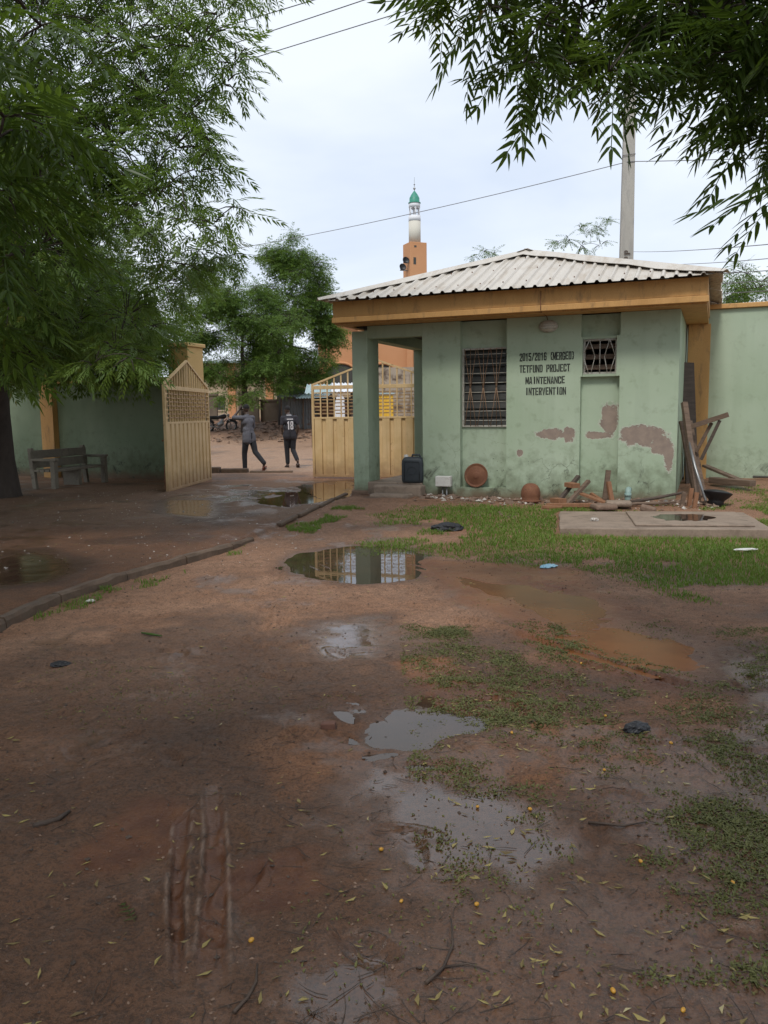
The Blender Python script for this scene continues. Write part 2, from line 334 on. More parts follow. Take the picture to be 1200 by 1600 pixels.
def tag(o, label=None, cat=None, group=None, kind=None):
    if label: o['label'] = label
    if cat: o['category'] = cat
    if group: o['group'] = group
    if kind: o['kind'] = kind
    return o
def empty(name, loc=(0, 0, 0), rz=0.0, label=None, cat=None, group=None):
    o = bpy.data.objects.new(name, None); COL.objects.link(o); o.empty_display_size = 0.2
    o.location = loc; o.rotation_euler = (0, 0, rz)
    return tag(o, label, cat, group)
def inst(src, parent=None, loc=None, rot=None, scale=None, mw=None):
    o = src.copy(); COL.objects.link(o)
    if parent is not None: o.parent = parent
    if mw is not None: o.matrix_local = mw
    if loc is not None: o.location = loc
    if rot is not None: o.rotation_euler = rot
    if scale is not None: o.scale = scale
    return o
def np_mesh(name, V, F, mat, parent=None, tint=None, smooth=False, attrs=None):
    """V (n,3) float, F (m,3|4) int"""
    me = bpy.data.meshes.new(name); n, k = len(F), F.shape[1]
    me.vertices.add(len(V)); me.vertices.foreach_set('co', np.ascontiguousarray(V, dtype=np.float32).ravel())
    me.loops.add(n * k); me.loops.foreach_set('vertex_index', np.ascontiguousarray(F, dtype=np.int32).ravel())
    me.polygons.add(n); me.polygons.foreach_set('loop_start', np.arange(0, n * k, k, dtype=np.int32))
    me.polygons.foreach_set('use_smooth', np.full(n, smooth, dtype=bool))
    me.update(calc_edges=True)
    for nm, arr in {**({'tint': tint} if tint is not None else {}), **(attrs or {})}.items():
        a = me.attributes.new(nm, 'FLOAT', 'POINT'); a.data.foreach_set('value', np.ascontiguousarray(arr, dtype=np.float32))
    me.materials.append(Mt[mat] if isinstance(mat, str) else mat)
    o = bpy.data.objects.new(name, me); COL.objects.link(o)
    if parent: o.parent = parent
    return o

# ------------------------------------------------------------------ ground
def ss(a, b, x):
    t = np.clip((x - a) / (b - a), 0, 1); return t * t * (3 - 2 * t)
KERB = np.array([(-3.0, 3.0), (-2.96, 4.5), (-2.92, 6.07), (-2.90, 6.72), (-2.75, 7.46), (-2.36, 8.34), (-1.99, 9.3), (-1.83, 9.72), (-1.5, 11.16), (-1.02, 13.02), (-0.62, 14.9), (-0.6, 40)])
def kx(y): return np.interp(y, KERB[:, 1], KERB[:, 0])
def gbase(x, y):
    x = np.asarray(x, float); y = np.asarray(y, float)
    yard = -.09 + .13 * ss(9, 14.5, y) + .18 * ss(2.5, 6.5, x) * ss(10.5, 15.5, y)
    left = ss(-.04, .04, kx(y) - x)
    dr = -.03 * ss(15, 19, y) - .02 * ss(0.6, 2.5, kx(y) - x) * ss(17, 13, y)
    z = yard * (1 - left) + dr * left
    k = ss(18, 20.5, y); z = z * (1 - k) - .02 * k
    return z + .66 * ss(43.5, 47, y) + .65 * ss(47, 54, y)
def gz(x, y): return float(gbase(x, y))

def hash2(ix, iy, seed):
    h = (ix.astype(np.int64) * 374761393 + iy.astype(np.int64) * 668265263 + seed * 982451653) & 0x7fffffff
    h = (h ^ (h >> 13)) * 1274126177 & 0x7fffffff
    return ((h ^ (h >> 16)) & 0xffff) / 65535.0
def vnoise(x, y, seed=0):
    ix = np.floor(x); iy = np.floor(y); fx = x - ix; fy = y - iy
    fx = fx * fx * (3 - 2 * fx); fy = fy * fy * (3 - 2 * fy)
    a = hash2(ix, iy, seed); b = hash2(ix + 1, iy, seed); c = hash2(ix, iy + 1, seed); d = hash2(ix + 1, iy + 1, seed)
    return (a * (1 - fx) + b * fx) * (1 - fy) + (c * (1 - fx) + d * fx) * fy - .5
def fbm(x, y, freq, octv=4, seed=0, gain=.5):
    r = 0; a = 1.0
    for i in range(octv): r = r + a * vnoise(x * freq + 17.3 * i, y * freq - 9.1 * i, seed + i); freq *= 2.03; a *= gain
    return r
def sdpoly(x, y, P):
    P = np.array(P, float); d = np.full(x.shape, 1e9); inside = np.zeros(x.shape, bool); n = len(P)
    for i in range(n):
        ax, ay = P[i]; bx, by = P[(i + 1) % n]
        ex, ey = bx - ax, by - ay; wx, wy = x - ax, y - ay
        t = np.clip((wx * ex + wy * ey) / (ex * ex + ey * ey + 1e-12), 0, 1)
        d = np.minimum(d, (wx - ex * t) ** 2 + (wy - ey * t) ** 2)
        c = ((ay <= y) & (by > y)) | ((by <= y) & (ay > y))
        xi = ax + (y - ay) / (by - ay + (1e-12 if by == ay else 0)) * ex
        inside ^= c & (x < xi)
    d = np.sqrt(d); return np.where(inside, -d, d)

# name: polygon, depth, edge wobble, material, label
PUD = [
 ([(-1.11, 8.72), (-0.97, 9.35), (-0.31, 9.78), (0.24, 9.87), (0.39, 9.09), (0.24, 7.84), (-0.25, 7.65), (-0.63, 7.83), (-0.92, 8.23)], .03, .5, 'water', 'still puddle mirroring the yellow gate and green pillar in the middle of the yard'),
 ([(0.27, 8.7), (1.08, 8.57), (1.78, 8.06), (1.83, 6.98), (1.79, 6.26), (2.07, 5.4), (1.95, 4.97), (1.66, 4.71), (1.43, 4.97), (1.18, 5.28), (1.21, 5.85), (0.98, 6.55), (0.61, 7.75)], .018, .55, 'rust', 'wide shallow orange-brown silty puddle beside the lawn edge'),
 ([(-0.09, 3.83), (-0.01, 4.17), (0.2, 4.33), (0.4, 4.25), (0.56, 4.15), (0.6, 3.97), (0.37, 3.9), (0.26, 3.71), (0.1, 3.64)], .016, .6, 'water', 'pale sky-reflecting puddle beside the lone dark brick'),
 ([(-0.16, 3.20), (-0.04, 3.46), (0.21, 3.42), (0.44, 3.30), (0.62, 3.08), (0.62, 2.80), (0.45, 2.62), (0.17, 2.56), (-0.10, 2.82)], .014, .75, 'film', 'bluish puddle with yellow neem fruits lying at its edge'),
 ([(0.15, 5.05), (0.36, 5.11), (0.38, 4.91), (0.22, 4.81)], .012, .6, 'rust', 'small brown puddle just left of the upper weed patch'),
 ([(0.36, 4.67), (0.58, 4.6), (0.66, 4.39), (0.44, 4.29), (0.31, 4.45)], .014, .6, 'rust', 'small brown puddle between the two weed patches'),
 ([(-0.62, 5.9), (-.4, 6.25), (-0.1, 6.2), (0.12, 5.7), (-.05, 5.2), (-0.38, 5.1)], .010, .9, 'film', 'thin glinting film of water on bare mud in the middle of the yard'),
 ([(-0.29, 4.29), (-0.12, 4.33), (-0.1, 4.24), (-0.25, 4.2)], .012, .4, 'water', 'sliver of water just above the lone dark brick'),
 ([(-0.79, 3.36), (-0.72, 3.38), (-0.6, 2.84), (-0.51, 2.39), (-0.46, 2.13), (-0.49, 2.08), (-0.545, 2.13), (-0.62, 2.56), (-0.695, 2.98)], .03, .15, 'rut', 'brown water standing in the right-hand groove of the tyre rut'),
 ([(-0.83, 3.04), (-0.80, 3.14), (-0.685, 2.56), (-0.58, 2.13), (-0.61, 2.13), (-0.73, 2.56)], .03, .15, 'rut', 'brown water standing in the left-hand groove of the tyre rut'),
 ([(-1.07, 2.83), (-1.02, 3.04), (-0.98, 3.19), (-0.87, 3.14), (-0.85, 2.99), (-0.89, 2.85), (-0.98, 2.79)], .010, .6, 'rust', 'brown shallow puddle to the left of the tyre rut'),
 ([(-0.50, 2.62), (-0.45, 2.72), (-0.35, 2.79), (-0.31, 2.59), (-0.4, 2.56)], .010, .6, 'rust', 'brown shallow puddle to the right of the tyre rut'),
 ([(-0.32, 2.2), (-0.20, 2.32), (-0.02, 2.26), (.06, 2.05), (-0.08, 1.93), (-0.28, 1.98)], .010, .8, 'film', 'small grey puddle at the near end of the yard'),
 ([(-2.39, 14.89), (-2.28, 16.18), (-1.38, 16.05), (-1.14, 14.52), (-1.6, 13.54), (-2.17, 13.8)], .02, .5, 'silt', 'muddy puddle on the driveway in front of the gateway'),
 ([(-1.73, 16.07), (-1.61, 18.07), (-0.79, 18.9), (-0.76, 15.1), (-1.14, 14.73)], .02, .5, 'silt', 'muddy puddle under the right gate leaf beside the pillar'),
 ([(-3.45, 12.84), (-3.98, 14.9), (-3.09, 14.9), (-2.6, 12.2)], .012, .4, 'film', 'wet sheet of driveway mirroring the open gate leaf'),
 ([(-4.29, 9.03), (-3.98, 9.31), (-3.26, 8.37), (-3.05, 7.42), (-3.54, 7.19)], .012, .4, 'film', 'shaded puddle on the driveway near the kerb'),
 ([(.75, 7.7), (1.35, 7.5), (1.7, 6.7), (1.72, 6.0), (2.02, 5.35), (1.92, 4.98), (1.62, 4.82), (1.35, 5.3), (1.3, 6.0), (1.0, 6.8)], .014, .75, 'pool', 'orange-brown silty pool below the lawn edge at the right'),
]
def axis(lo, hi, fine_lo, fine_hi, step, grow, mx):
    a = [fine_lo]
    while a[-1] < fine_hi: a.append(a[-1] + step(a[-1]))
    st = step(a[-1])
    while a[-1] < hi: st = min(st * grow, mx); a.append(a[-1] + st)
    b = [fine_lo]; st = step(fine_lo)
    while b[-1] > lo: st = min(st * grow, mx); b.append(b[-1] - st)
    return np.array(b[:0:-1] + a)
xs = axis(-300, 300, -1.6, 2.0, lambda t: .0065 if -.92 < t < -.40 else .0175, 1.05, 25)
ys = axis(-60, 600, 1.7, 22, lambda t: max(.0115, .0056 * t), 1.07, 25)
X, Y = np.meshgrid(xs, ys)
near = ss(26, 16, Y) * ss(14, 9, np.abs(X))
Z = gbase(X, Y)
drive = (kx(Y) > X) & (Y < 19)
rough_amt = np.where(drive, 1.0, 1.0)
sdk = kx(Y) - X
# --- relief of trodden wet mud
n1 = fbm(X, Y, 1.1, 4, 3); n2 = fbm(X, Y, 7, 4, 21, .55); n3 = fbm(X, Y, 38, 3, 41, .6)
mudzone = ss(6.5, 4.0, Y + .6 * n1)
Z += near * (.030 * n1 + .013 * n2 + (.005 + .005 * mudzone) * n3)
kerbflat = np.exp(-(sdk / .12) ** 2) * ss(19, 17, Y)
# driveway tyre streaks, along the kerb direction
Z += near * np.where(drive, 1, 0) * ss(8, 12, Y) * (.045 * fbm(sdk * 2.2 + .5 * fbm(X, Y, .5, 2, 79), Y * .55, 1.0, 4, 80, .6) + .02 * fbm(X, Y, 2.6, 4, 81, .6))
ang = sdk * 14 + 2.2 * fbm(X, Y, .9, 2, 77)
Z += near * np.where(drive, .016 * np.sin(ang) * ss(-.1, .35, fbm(X, Y, .6, 2, 78)) * ss(11.5, 14, Y), 0)
wet = np.zeros_like(Z); pudm = np.zeros_like(Z); film = np.where(drive, .85, 0) * ss(11, 15, Y) * ss(19.5, 18, Y) * ss(-4.6, -3.2, X) * ss(.02, .22, fbm(X, Y, 1.5, 5, 181, .62)); ridge = np.zeros_like(Z)
PUDW = []
rut_ids = (8, 9)
for i, (poly, depth, wob, wm, lab) in enumerate(PUD):
    P = np.array(poly); lo = P.min(0) - .8; hi = P.max(0) + .8
    ix = np.where((xs > lo[0]) & (xs < hi[0]))[0]; iy = np.where((ys > lo[1]) & (ys < hi[1]))[0]
    if len(ix) < 2 or len(iy) < 2: continue
    sx, sy = slice(ix[0], ix[-1] + 1), slice(iy[0], iy[-1] + 1)
    x, y = X[sy, sx], Y[sy, sx]
    d = sdpoly(x, y, poly)
    size = min(np.ptp(P[:, 0]), np.ptp(P[:, 1]))
    dn = d + wob * min(size, .8) * (.45 * fbm(x, y, 2.2 / max(size, .25), 4, 50 + i, .6)) + .012 * vnoise(x * 30, y * 30, 5)
    lev = float(np.median(gbase(*P.mean(0)))) - .006
    e = .02 + .10 * min(size, 1)
    fade = ss(2.02, 2.5, y) * ss(3.45, 2.95, y + .12 * vnoise(x * 9, y * 9, 4)) if i in rut_ids else 1.0
    if i in rut_ids: e = .012; dn = d + .010 * fbm(x, y, 16, 3, 50 + i)
    flat = ss(.35 if size > .5 else .18, 0, dn)
    Zl = Z[sy, sx]
    rel = Zl - gbase(x, y)
    tgt = lev + .008 + rel * (.35 if i in rut_ids else .10 if wm == 'film' else .45)
    Zl = Zl * (1 - flat) + tgt * flat
    Zl = Zl - depth * ss(e, -e, dn) * (.35 if wm in ('film', 'rust') else .5 * fade if wm == 'rut' else 1)
    if i in rut_ids:
        Zl = Zl + .015 * fade * np.exp(-((d - .014) / .010) ** 2) * (1 + .5 * np.sin(y * 2 * math.pi / .045)) * ss(1.9, 2.2, y) * (.7 + 1.2 * np.abs(vnoise(x * 22, y * 22, 9)))
    if i in rut_ids: ridge[sy, sx] = np.maximum(ridge[sy, sx], fade * np.exp(-((d - .012) / .0055) ** 2) * ss(-.25, .15, fbm(x, y, 14, 3, 201)))
    Z[sy, sx] = Zl
    wet[sy, sx] = np.maximum(wet[sy, sx], ss(.35, 0, dn))
    if wm == 'rust': dn = dn - .35 * min(size, .4)
    soft = .03 + .16 * min(size, 1) if i not in rut_ids else .010
    pudm[sy, sx] = np.maximum(pudm[sy, sx], ss(soft, -soft * .6, dn) * {'silt': .8, 'rust': 1., 'pool': 1., 'rut': .95}.get(wm, 0.) * fade)
    film[sy, sx] = np.maximum(film[sy, sx], ss(soft, -soft, dn) * {'film': 1., 'rust': .4, 'water': .8}.get(wm, .55))
    if wm in ('water', 'silt', 'pool'): PUDW.append((ix[0], ix[-1], iy[0], iy[-1], dn, lev, wm, lab))
# dry tyre tracks with tread
for (a, b, w, dep) in [((-1.13, 8.5), (-.98, 6.6), .11, .022), ((-.98, 6.6), (-.83, 4.5), .11, .016), ((.45, 6.4), (1.7, 4.6), .10, .025), ((0.0, 7.0), (1.25, 5.05), .10, .02), ((-.9, 8.9), (-.6, 8.3), .09, .03), ((.2, 8.6), (.9, 7.6), .08, .015)]:
    a = np.array(a); b = np.array(b); L = np.linalg.norm(b - a); t = (b - a) / L
    s_ = (X - a[0]) * t[0] + (Y - a[1]) * t[1]; q = (X - a[0]) * -t[1] + (Y - a[1]) * t[0] + .05 * vnoise(X * 1.2, Y * 1.2, 31)
    m = ss(-.15, .1, s_) * ss(L + .15, L - .1, s_) * ss(-.1, .25, .15 + fbm(X, Y, 1.7, 3, 61))
    Z += near * m * (-dep * np.exp(-(q / (w * .5)) ** 4) + dep * .8 * np.exp(-((np.abs(q) - w * .75) / (w * .22)) ** 2) + .005 * np.exp(-(q / (w * .5)) ** 4) * np.sign(np.sin((s_ + 2 * np.abs(q)) * 2 * math.pi / .06)))
# footprints and scrapes
for k in range(130):
    cx, cy = rng.uniform(-2.4, 2.6), rng.uniform(2.0, 8.0); a = rng.uniform(0, 3.14)
    ix = np.where(np.abs(xs - cx) < .3)[0]; iy = np.where(np.abs(ys - cy) < .3)[0]
    if len(ix) < 3 or len(iy) < 3: continue
    sx, sy = slice(ix[0], ix[-1] + 1), slice(iy[0], iy[-1] + 1)
    x, y = X[sy, sx] - cx, Y[sy, sx] - cy
    u = x * math.cos(a) + y * math.sin(a); v = -x * math.sin(a) + y * math.cos(a)
    d = np.sqrt((u / .13) ** 2 + (v / .05) ** 2)
    Z[sy, sx] += (-.013 * ss(1.1, .7, d) + .008 * np.exp(-((d - 1.2) / .2) ** 2)) * near[sy, sx]
# street rubble bank
bank = ss(43, 46, Y) * ss(60, 54, Y)
Z += bank * (.16 * fbm(X, Y, .8, 4, 90) )
Z -= kerbflat * 0.01
road = ss(20, 22.5, Y) * ss(46.5, 43.5, Y + 1.5 * fbm(X, Y, .12, 3, 93))
sandy = np.clip(ss(3.8, 6.5, Y + 1.3 * n1 - .35 * X) * (1 - road) * .8, 0, 1) * np.where(drive, .0, 1)
wetall = np.clip(np.maximum(wet, ss(.05, .45, fbm(X, Y, .8, 4, 70) + .62 * mudzone - .06)) + np.where(drive, .35, 0) * ss(19, 15, Y), 0, 1) * (1 - road)
NX = len(xs); idx = np.arange(len(ys) * NX).reshape(len(ys), NX)
F = np.stack([idx[:-1, :-1], idx[:-1, 1:], idx[1:, 1:], idx[1:, :-1]], -1).reshape(-1, 4)

g = G('wet_red_mud')
af = g.attr('film')
aw, asd, ar, ap, ad = g.attr('wet'), g.attr('sandy'), g.attr('road'), g.attr('silt'), g.attr('drive')
nA = g.noise(1.3, 5, .6); nB = g.noise(9, 5, .65); nC = g.noise(75, 4, .7); nD = g.noise(330, 2, .6)
col = g.mix(g.ramp(nA, .3, .7), (0.165, 0.074, 0.036), (0.240, 0.115, 0.058))
col = g.mix(asd, col, g.mix(g.ramp(nA, .35, .65), (0.275, 0.142, 0.080), (0.350, 0.200, 0.124)))
col = g.mix(ad, col, g.mix(g.ramp(nB, .35, .65), (0.20, 0.112, 0.064), (0.285, 0.170, 0.102)))
col = g.mix(ar, col, g.mix(g.ramp(nA, .3, .7), (0.36, 0.225, 0.145), (0.43, 0.28, 0.185)))
col = g.mix(g.math('MULTIPLY', g.ramp(nB, .45, .72), .5), col, (0.085, 0.045, 0.027))
col = g.mix(g.math('MULTIPLY', g.ramp(nC, .50, .58), .62), col, (0.050, 0.028, 0.018))
nE = g.noise(26, 5, .7)
col = g.mix(g.math('MULTIPLY', g.ramp(nE, .54, .64), .5), col, (0.055, 0.031, 0.020))
col = g.mix(g.math('MULTIPLY', g.ramp(nE, .42, .34), .35), col, (0.28, 0.16, 0.10))
grit = g.math('MULTIPLY', g.ramp(nD, .60, .66), g.math('MULTIPLY_ADD', asd, .5, .3))
col = g.mix(grit, col, (0.33, 0.24, 0.17))
dry = g.mix(g.math('MAXIMUM', g.math('MULTIPLY', aw, .75), g.math('MULTIPLY', af, .9)), col, g.mix(.72, col, (0.020, 0.014, 0.011)))
col = g.mix(g.math('MULTIPLY', ap, .85), dry, g.mix(g.ramp(asd, .05, .6), g.mix(g.ramp(nB, .4, .65), (0.070, 0.021, 0.006), (0.120, 0.044, 0.014)), g.mix(g.ramp(nA, .4, .6), (0.170, 0.054, 0.013), (0.255, 0.098, 0.030))))
col = g.mix(g.math('MULTIPLY', g.attr('ridge'), .65), col, (0.24, 0.17, 0.13))
rgh = g.math('SUBTRACT', g.math('MULTIPLY_ADD', nC, .3, .66), g.math('MULTIPLY', aw, g.math('MULTIPLY_ADD', g.ramp(nB, .35, .7), .34, .06)))
rgh = g.mix(af, rgh, g.math('MULTIPLY_ADD', g.ramp(nB, .4, .75), .16, .05))
hh = g.math('ADD', g.math('MULTIPLY', nB, .6), g.math('MULTIPLY_ADD', nC, .45, g.math('MULTIPLY', nD, .12)))
g.bump(g.math('MULTIPLY', hh, g.math('MULTIPLY_ADD', af, -.97, 1.0)), .9, .022)
Mt['ground'] = g.done(col, rgh)
g.set(g.b.inputs['Specular IOR Level'], g.math('MULTIPLY_ADD', af, .34, .28))
gobj = np_mesh('ground', np.stack([X, Y, Z], -1).reshape(-1, 3), F, 'ground', smooth=True,
               attrs={'wet': wetall.ravel(), 'sandy': sandy.ravel(), 'road': road.ravel(), 'silt': pudm.ravel(), 'ridge': ridge.ravel(), 'film': np.clip(np.maximum(film, .62 * ss(.12, .5, fbm(X, Y, 1.3, 6, 171, .66) + .42 * ss(4.6, 3.0, Y - .5 * X) * ss(-1.0, .3, X) - .12)), 0, 1).ravel(), 'drive': (np.where(drive, 1., 0.) * ss(10, 12.5, Y + n1)).ravel()})
tag(gobj, 'rutted wet red-brown earth of the yard, driveway and street', kind='structure')

def zat(x, y):
    i = np.clip(np.searchsorted(xs, x) - 1, 0, NX - 2); j = np.clip(np.searchsorted(ys, y) - 1, 0, len(ys) - 2)
    fx = (x - xs[i]) / (xs[i + 1] - xs[i]); fy = (y - ys[j]) / (ys[j + 1] - ys[j])
    return (Z[j, i] * (1 - fx) + Z[j, i + 1] * fx) * (1 - fy) + (Z[j + 1, i] * (1 - fx) + Z[j + 1, i + 1] * fx) * fy

def water_mat(name, col, rough, col2):
    g = G(name); c = g.mix(g.ramp(g.noise(3, 4), .35, .65), col, col2)
    g.bump(g.noise(14, 2, .5), .05, .004)
    g.b.inputs['IOR'].default_value = 1.333
    return g.done(c, rough)
Mt['water'] = water_mat('clear_puddle_water', (0.040, 0.026, 0.018), 0.02, (0.06, 0.036, 0.022))
Mt['silt'] = water_mat('silty_puddle_water', (0.100, 0.046, 0.021), 0.05, (0.075, 0.036, 0.018))
Mt['pool'] = water_mat('orange_silt_water', (0.195, 0.070, 0.020), 0.24, (0.140, 0.050, 0.016))
Mt['rut'] = water_mat('rut_water', (0.062, 0.026, 0.011), 0.06, (0.085, 0.036, 0.015))
for (i0, i1, j0, j1, dn, lev, wm, lab) in PUDW:
    keep = dn < (.035 if wm == 'rut' else .16)
    for (a0, a1, b0, b1, dn2, *_r) in PUDW:
        if dn2 is dn: continue
        u0, u1, w0, w1 = max(i0, a0), min(i1, a1), max(j0, b0), min(j1, b1)
        if u0 <= u1 and w0 <= w1: keep[w0 - j0:w1 - j0 + 1, u0 - i0:u1 - i0 + 1] &= dn[w0 - j0:w1 - j0 + 1, u0 - i0:u1 - i0 + 1] < dn2[w0 - b0:w1 - b0 + 1, u0 - a0:u1 - a0 + 1]
    c = keep[:-1, :-1] & keep[:-1, 1:] & keep[1:, 1:] & keep[1:, :-1]
    sub = np.arange(dn.size).reshape(dn.shape)
    f = np.stack([sub[:-1, :-1], sub[:-1, 1:], sub[1:, 1:], sub[1:, :-1]], -1)[c]
    if not len(f): continue
    x, y = np.meshgrid(xs[i0:i1 + 1], ys[j0:j1 + 1])
    V = np.stack([x, y, np.full(x.shape, lev)], -1).reshape(-1, 3)
    u, inv = np.unique(f, return_inverse=True)
    tag(np_mesh('puddle', V[u], inv.reshape(-1, 4), wm), lab, kind='structure')

# ------------------------------------------------------------------ guardhouse
TH = R(22)
HO = Vector((-.52, 15.10, 0))
house = empty('guardhouse', HO, -TH, 'small pale green guardhouse with a hipped corrugated roof and peeling plaster beside the gateway', 'guardhouse')
HM = Matrix.Translation(HO) @ Matrix.Rotation(-TH, 4, 'Z')
def hw(u, v, z): return HM @ Vector((u, v, z))
WT = 3.06; Zb = -.15; UE = 5.58; VD = 3.6
b = MB()
b.box(1.32, 0, Zb, 2.01, .22, WT); b.box(2.83, 0, Zb, 4.06, .22, WT); b.box(4.68, 0, Zb, UE, .22, WT)
b.box(2.01, 0.004, Zb, 2.83, .22, .20); b.box(2.01, .15, .20, 2.83, .22, 1.245); b.box(2.01, .15, 2.605, 2.83, .22, WT)
b.box(4.06, 0.004, Zb, 4.68, .22, .16); b.box(4.06, .14, .16, 4.68, .22, 2.06); b.box(4.06, .004, 2.06, 4.085, .22, 2.70)
b.box(4.625, .004, 2.06, 4.68, .22, 2.70); b.box(4.085, .05, 2.06, 4.625, .22, 2.10); b.box(4.085, .05, 2.665, 4.625, .22, 2.70); b.box(4.06, .14, 2.70, 4.68, .22, WT)
b.box(UE - .2, .22, Zb, UE - .002, VD, WT); b.box(1.322, .22, Zb, 1.5, VD, WT); b.box(1.5, VD - .2, Zb, UE - .2, VD - .002, WT)
wall = b.build('wall', 'green', house)
MB().box(-.03, 0, Zb, .27, .55, 2.98).build('pillar', 'green_plain', house, .012)
MB().box(-.03, 3.3, Zb, .25, 3.6, 2.98).build('pillar', 'green_plain', house, .012)
MB().box(.27, .02, 2.845, 1.32, .22, WT).build('lintel', 'green_plain', house)
MB().box(-.02, .55, 2.86, .24, 3.3, WT).build('beam', 'green_plain', house)
MB().box(1.5, .22, .02, UE - .2, VD - .2, .12).build('room_floor', 'concrete', house)
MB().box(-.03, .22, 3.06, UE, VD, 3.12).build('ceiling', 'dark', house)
MB().box(.27, -.06, Zb, 1.32, 3.4, .265).build('porch_floor', 'concrete', house, .015)
st = MB().box(.50, -.36, Zb, 1.40, -.07, .235).build('step', 'concrete', house, .03)
st = MB().box(.54, -.66, Zb, 1.28, -.37, .105).build('step', 'concrete', house, .035)
# plaster foot broken away below the porch pillar
MB().box(-.07, -.05, Zb, .30, .0, .10).build('footing', 'brownbit', house, .03)
# eaves
MB().box(-.16, -.50, 3.185, 5.97, -.455, 3.45).build('fascia_board', 'orange', house, .004)
MB().box(-.17, -.535, 3.085, 5.985, -.45, 3.178).build('fascia_board', 'orange', house, .008)
MB().box(5.93, -.455, 3.185, 5.97, VD + .5, 3.45).build('fascia_board', 'orange', house, .004)
MB().box(-.16, -.455, 3.185, -.12, VD + .5, 3.45).build('fascia_board', 'orange', house, .004)
MB().box(-.12, VD + .45, 3.085, 5.93, VD + .5, 3.45).build('fascia_board', 'orange', house, .004)
b = MB(); b.box(-.15, -.45, 3.064, 5.96, .0, 3.12); b.box(UE, 0, 3.064, 5.96, VD + .45, 3.12); b.box(-.15, 0, 3.064, -.03, VD + .45, 3.12); b.box(-.03, VD, 3.064, UE, VD + .45, 3.12)
b.build('soffit', 'orange', house)
# roof: four corrugated slopes split into sheets, with hip caps
roof = MB().box(0, 0, 3.40, .1, .1, 3.44)
RA = [(-.27, -.66), (6.14, -.66), (6.14, 4.26), (-.27, 4.26)]; RZ = 3.46; APX = Vector((2.76, 1.8, 4.43))
roofp = MB().box(1.5, .9, 3.5, 4.0, 2.7, 3.56).build('roof', 'dark', house)
def slope(p, q, pitch=.19, rib=.034):
    p = Vector((*p, RZ)); q = Vector((*q, RZ)); L = (q - p).length; ex = (q - p).normalized()
    sa = (APX - p).dot(ex); foot = p + ex * sa; dn = (APX - foot); H = dn.length; ey = dn.normalized(); nn = ex.cross(ey)
    prof = [(0, 0), (.30, 0), (.42, 1), (.58, 1), (.70, 0)]
    us = []
    k = 0
    while k * pitch < L:
        for a, h in prof:
            if k * pitch + a * pitch < L: us.append((k * pitch + a * pitch, h * rib))
        k += 1
    us.append((L, 0))
    per = 5 * len(prof)
    for s0 in range(0, len(us) - 1, per):
        seg = us[s0:s0 + per + 1]
        if len(seg) < 3: continue
        v = []; f = []
        jz = random.uniform(-.004, .006); jl = random.uniform(-.015, .015)
        ns = 4
        for (u, h) in seg:
            top = H * (u / sa if u < sa else (L - u) / (L - sa))
            for m_ in range(ns + 1):
                t = -.02 + jl + (top + .02 - jl) * m_ / ns
                v.append(p + ex * u + ey * t + nn * (h + jz + .004 * math.sin(u * 3 + t * 4)))
        for i in range(len(seg) - 1):
            for m_ in range(ns):
                a0 = i * (ns + 1) + m_; f.append((a0, a0 + ns + 1, a0 + ns + 2, a0 + 1))
        MB().add(v, f).build('roof_sheet', 'roofing', roofp)
    # roofing nails
    nb = MB()
    for frac in (.10, .45, .78):
        for i in range(0, int(L / pitch), 2):
            u = (i + .5) * pitch; top = H * (u / sa if u < sa else (L - u) / (L - sa)); t = frac * H
            if t < top - .1:
                c = p + ex * u + ey * t + nn * (rib + .006); nb.bar(c - nn * .006, c + nn * .008, .018)
    tag(nb.build('roof_nails', 'rust', roofp), kind='stuff')
for i in range(4): slope(RA[i], RA[(i + 1) % 4])
for i in range(4):
    c = Vector((*RA[i], RZ)); d = (APX - c).normalized()
    n_prev = (Vector((*RA[i], RZ)) - Vector((*RA[i - 1], RZ))).cross(APX - Vector((*RA[i - 1], RZ))).normalized()
    n_next = (Vector((*RA[(i + 1) % 4], RZ)) - c).cross(APX - c).normalized()
    v = []
    A = c - d * .10 + Vector((0, 0, .055)); B = APX + Vector((0, 0, .06 + .003 * i)) + d * .04
    s1 = -n_next.cross(d).normalized(); s2 = -n_prev.cross(d).normalized()
    wv = .235
    for t in range(9):
        P_ = A.lerp(B, t / 8); dr_ = .012 * math.sin(t * 2.2 + i)
        k = min(1.0, .35 + t * .5)
        v += [P_ + s1 * wv * k - Vector((0, 0, .012 + dr_)), P_ + Vector((0, 0, .012)), P_ - s2 * wv * k - Vector((0, 0, .012 - dr_))]
    # outer pairs must fall down each slope
    f = []
    for t in range(8):
        a0 = t * 3; f += [(a0, a0 + 1, a0 + 4, a0 + 3), (a0 + 1, a0 + 2, a0 + 5, a0 + 4)]
    o = MB().add(v, f).build('ridge_cap', 'roofing', roofp)
    sdm = o.modifiers.new('solid', 'SOLIDIFY'); sdm.thickness = .006
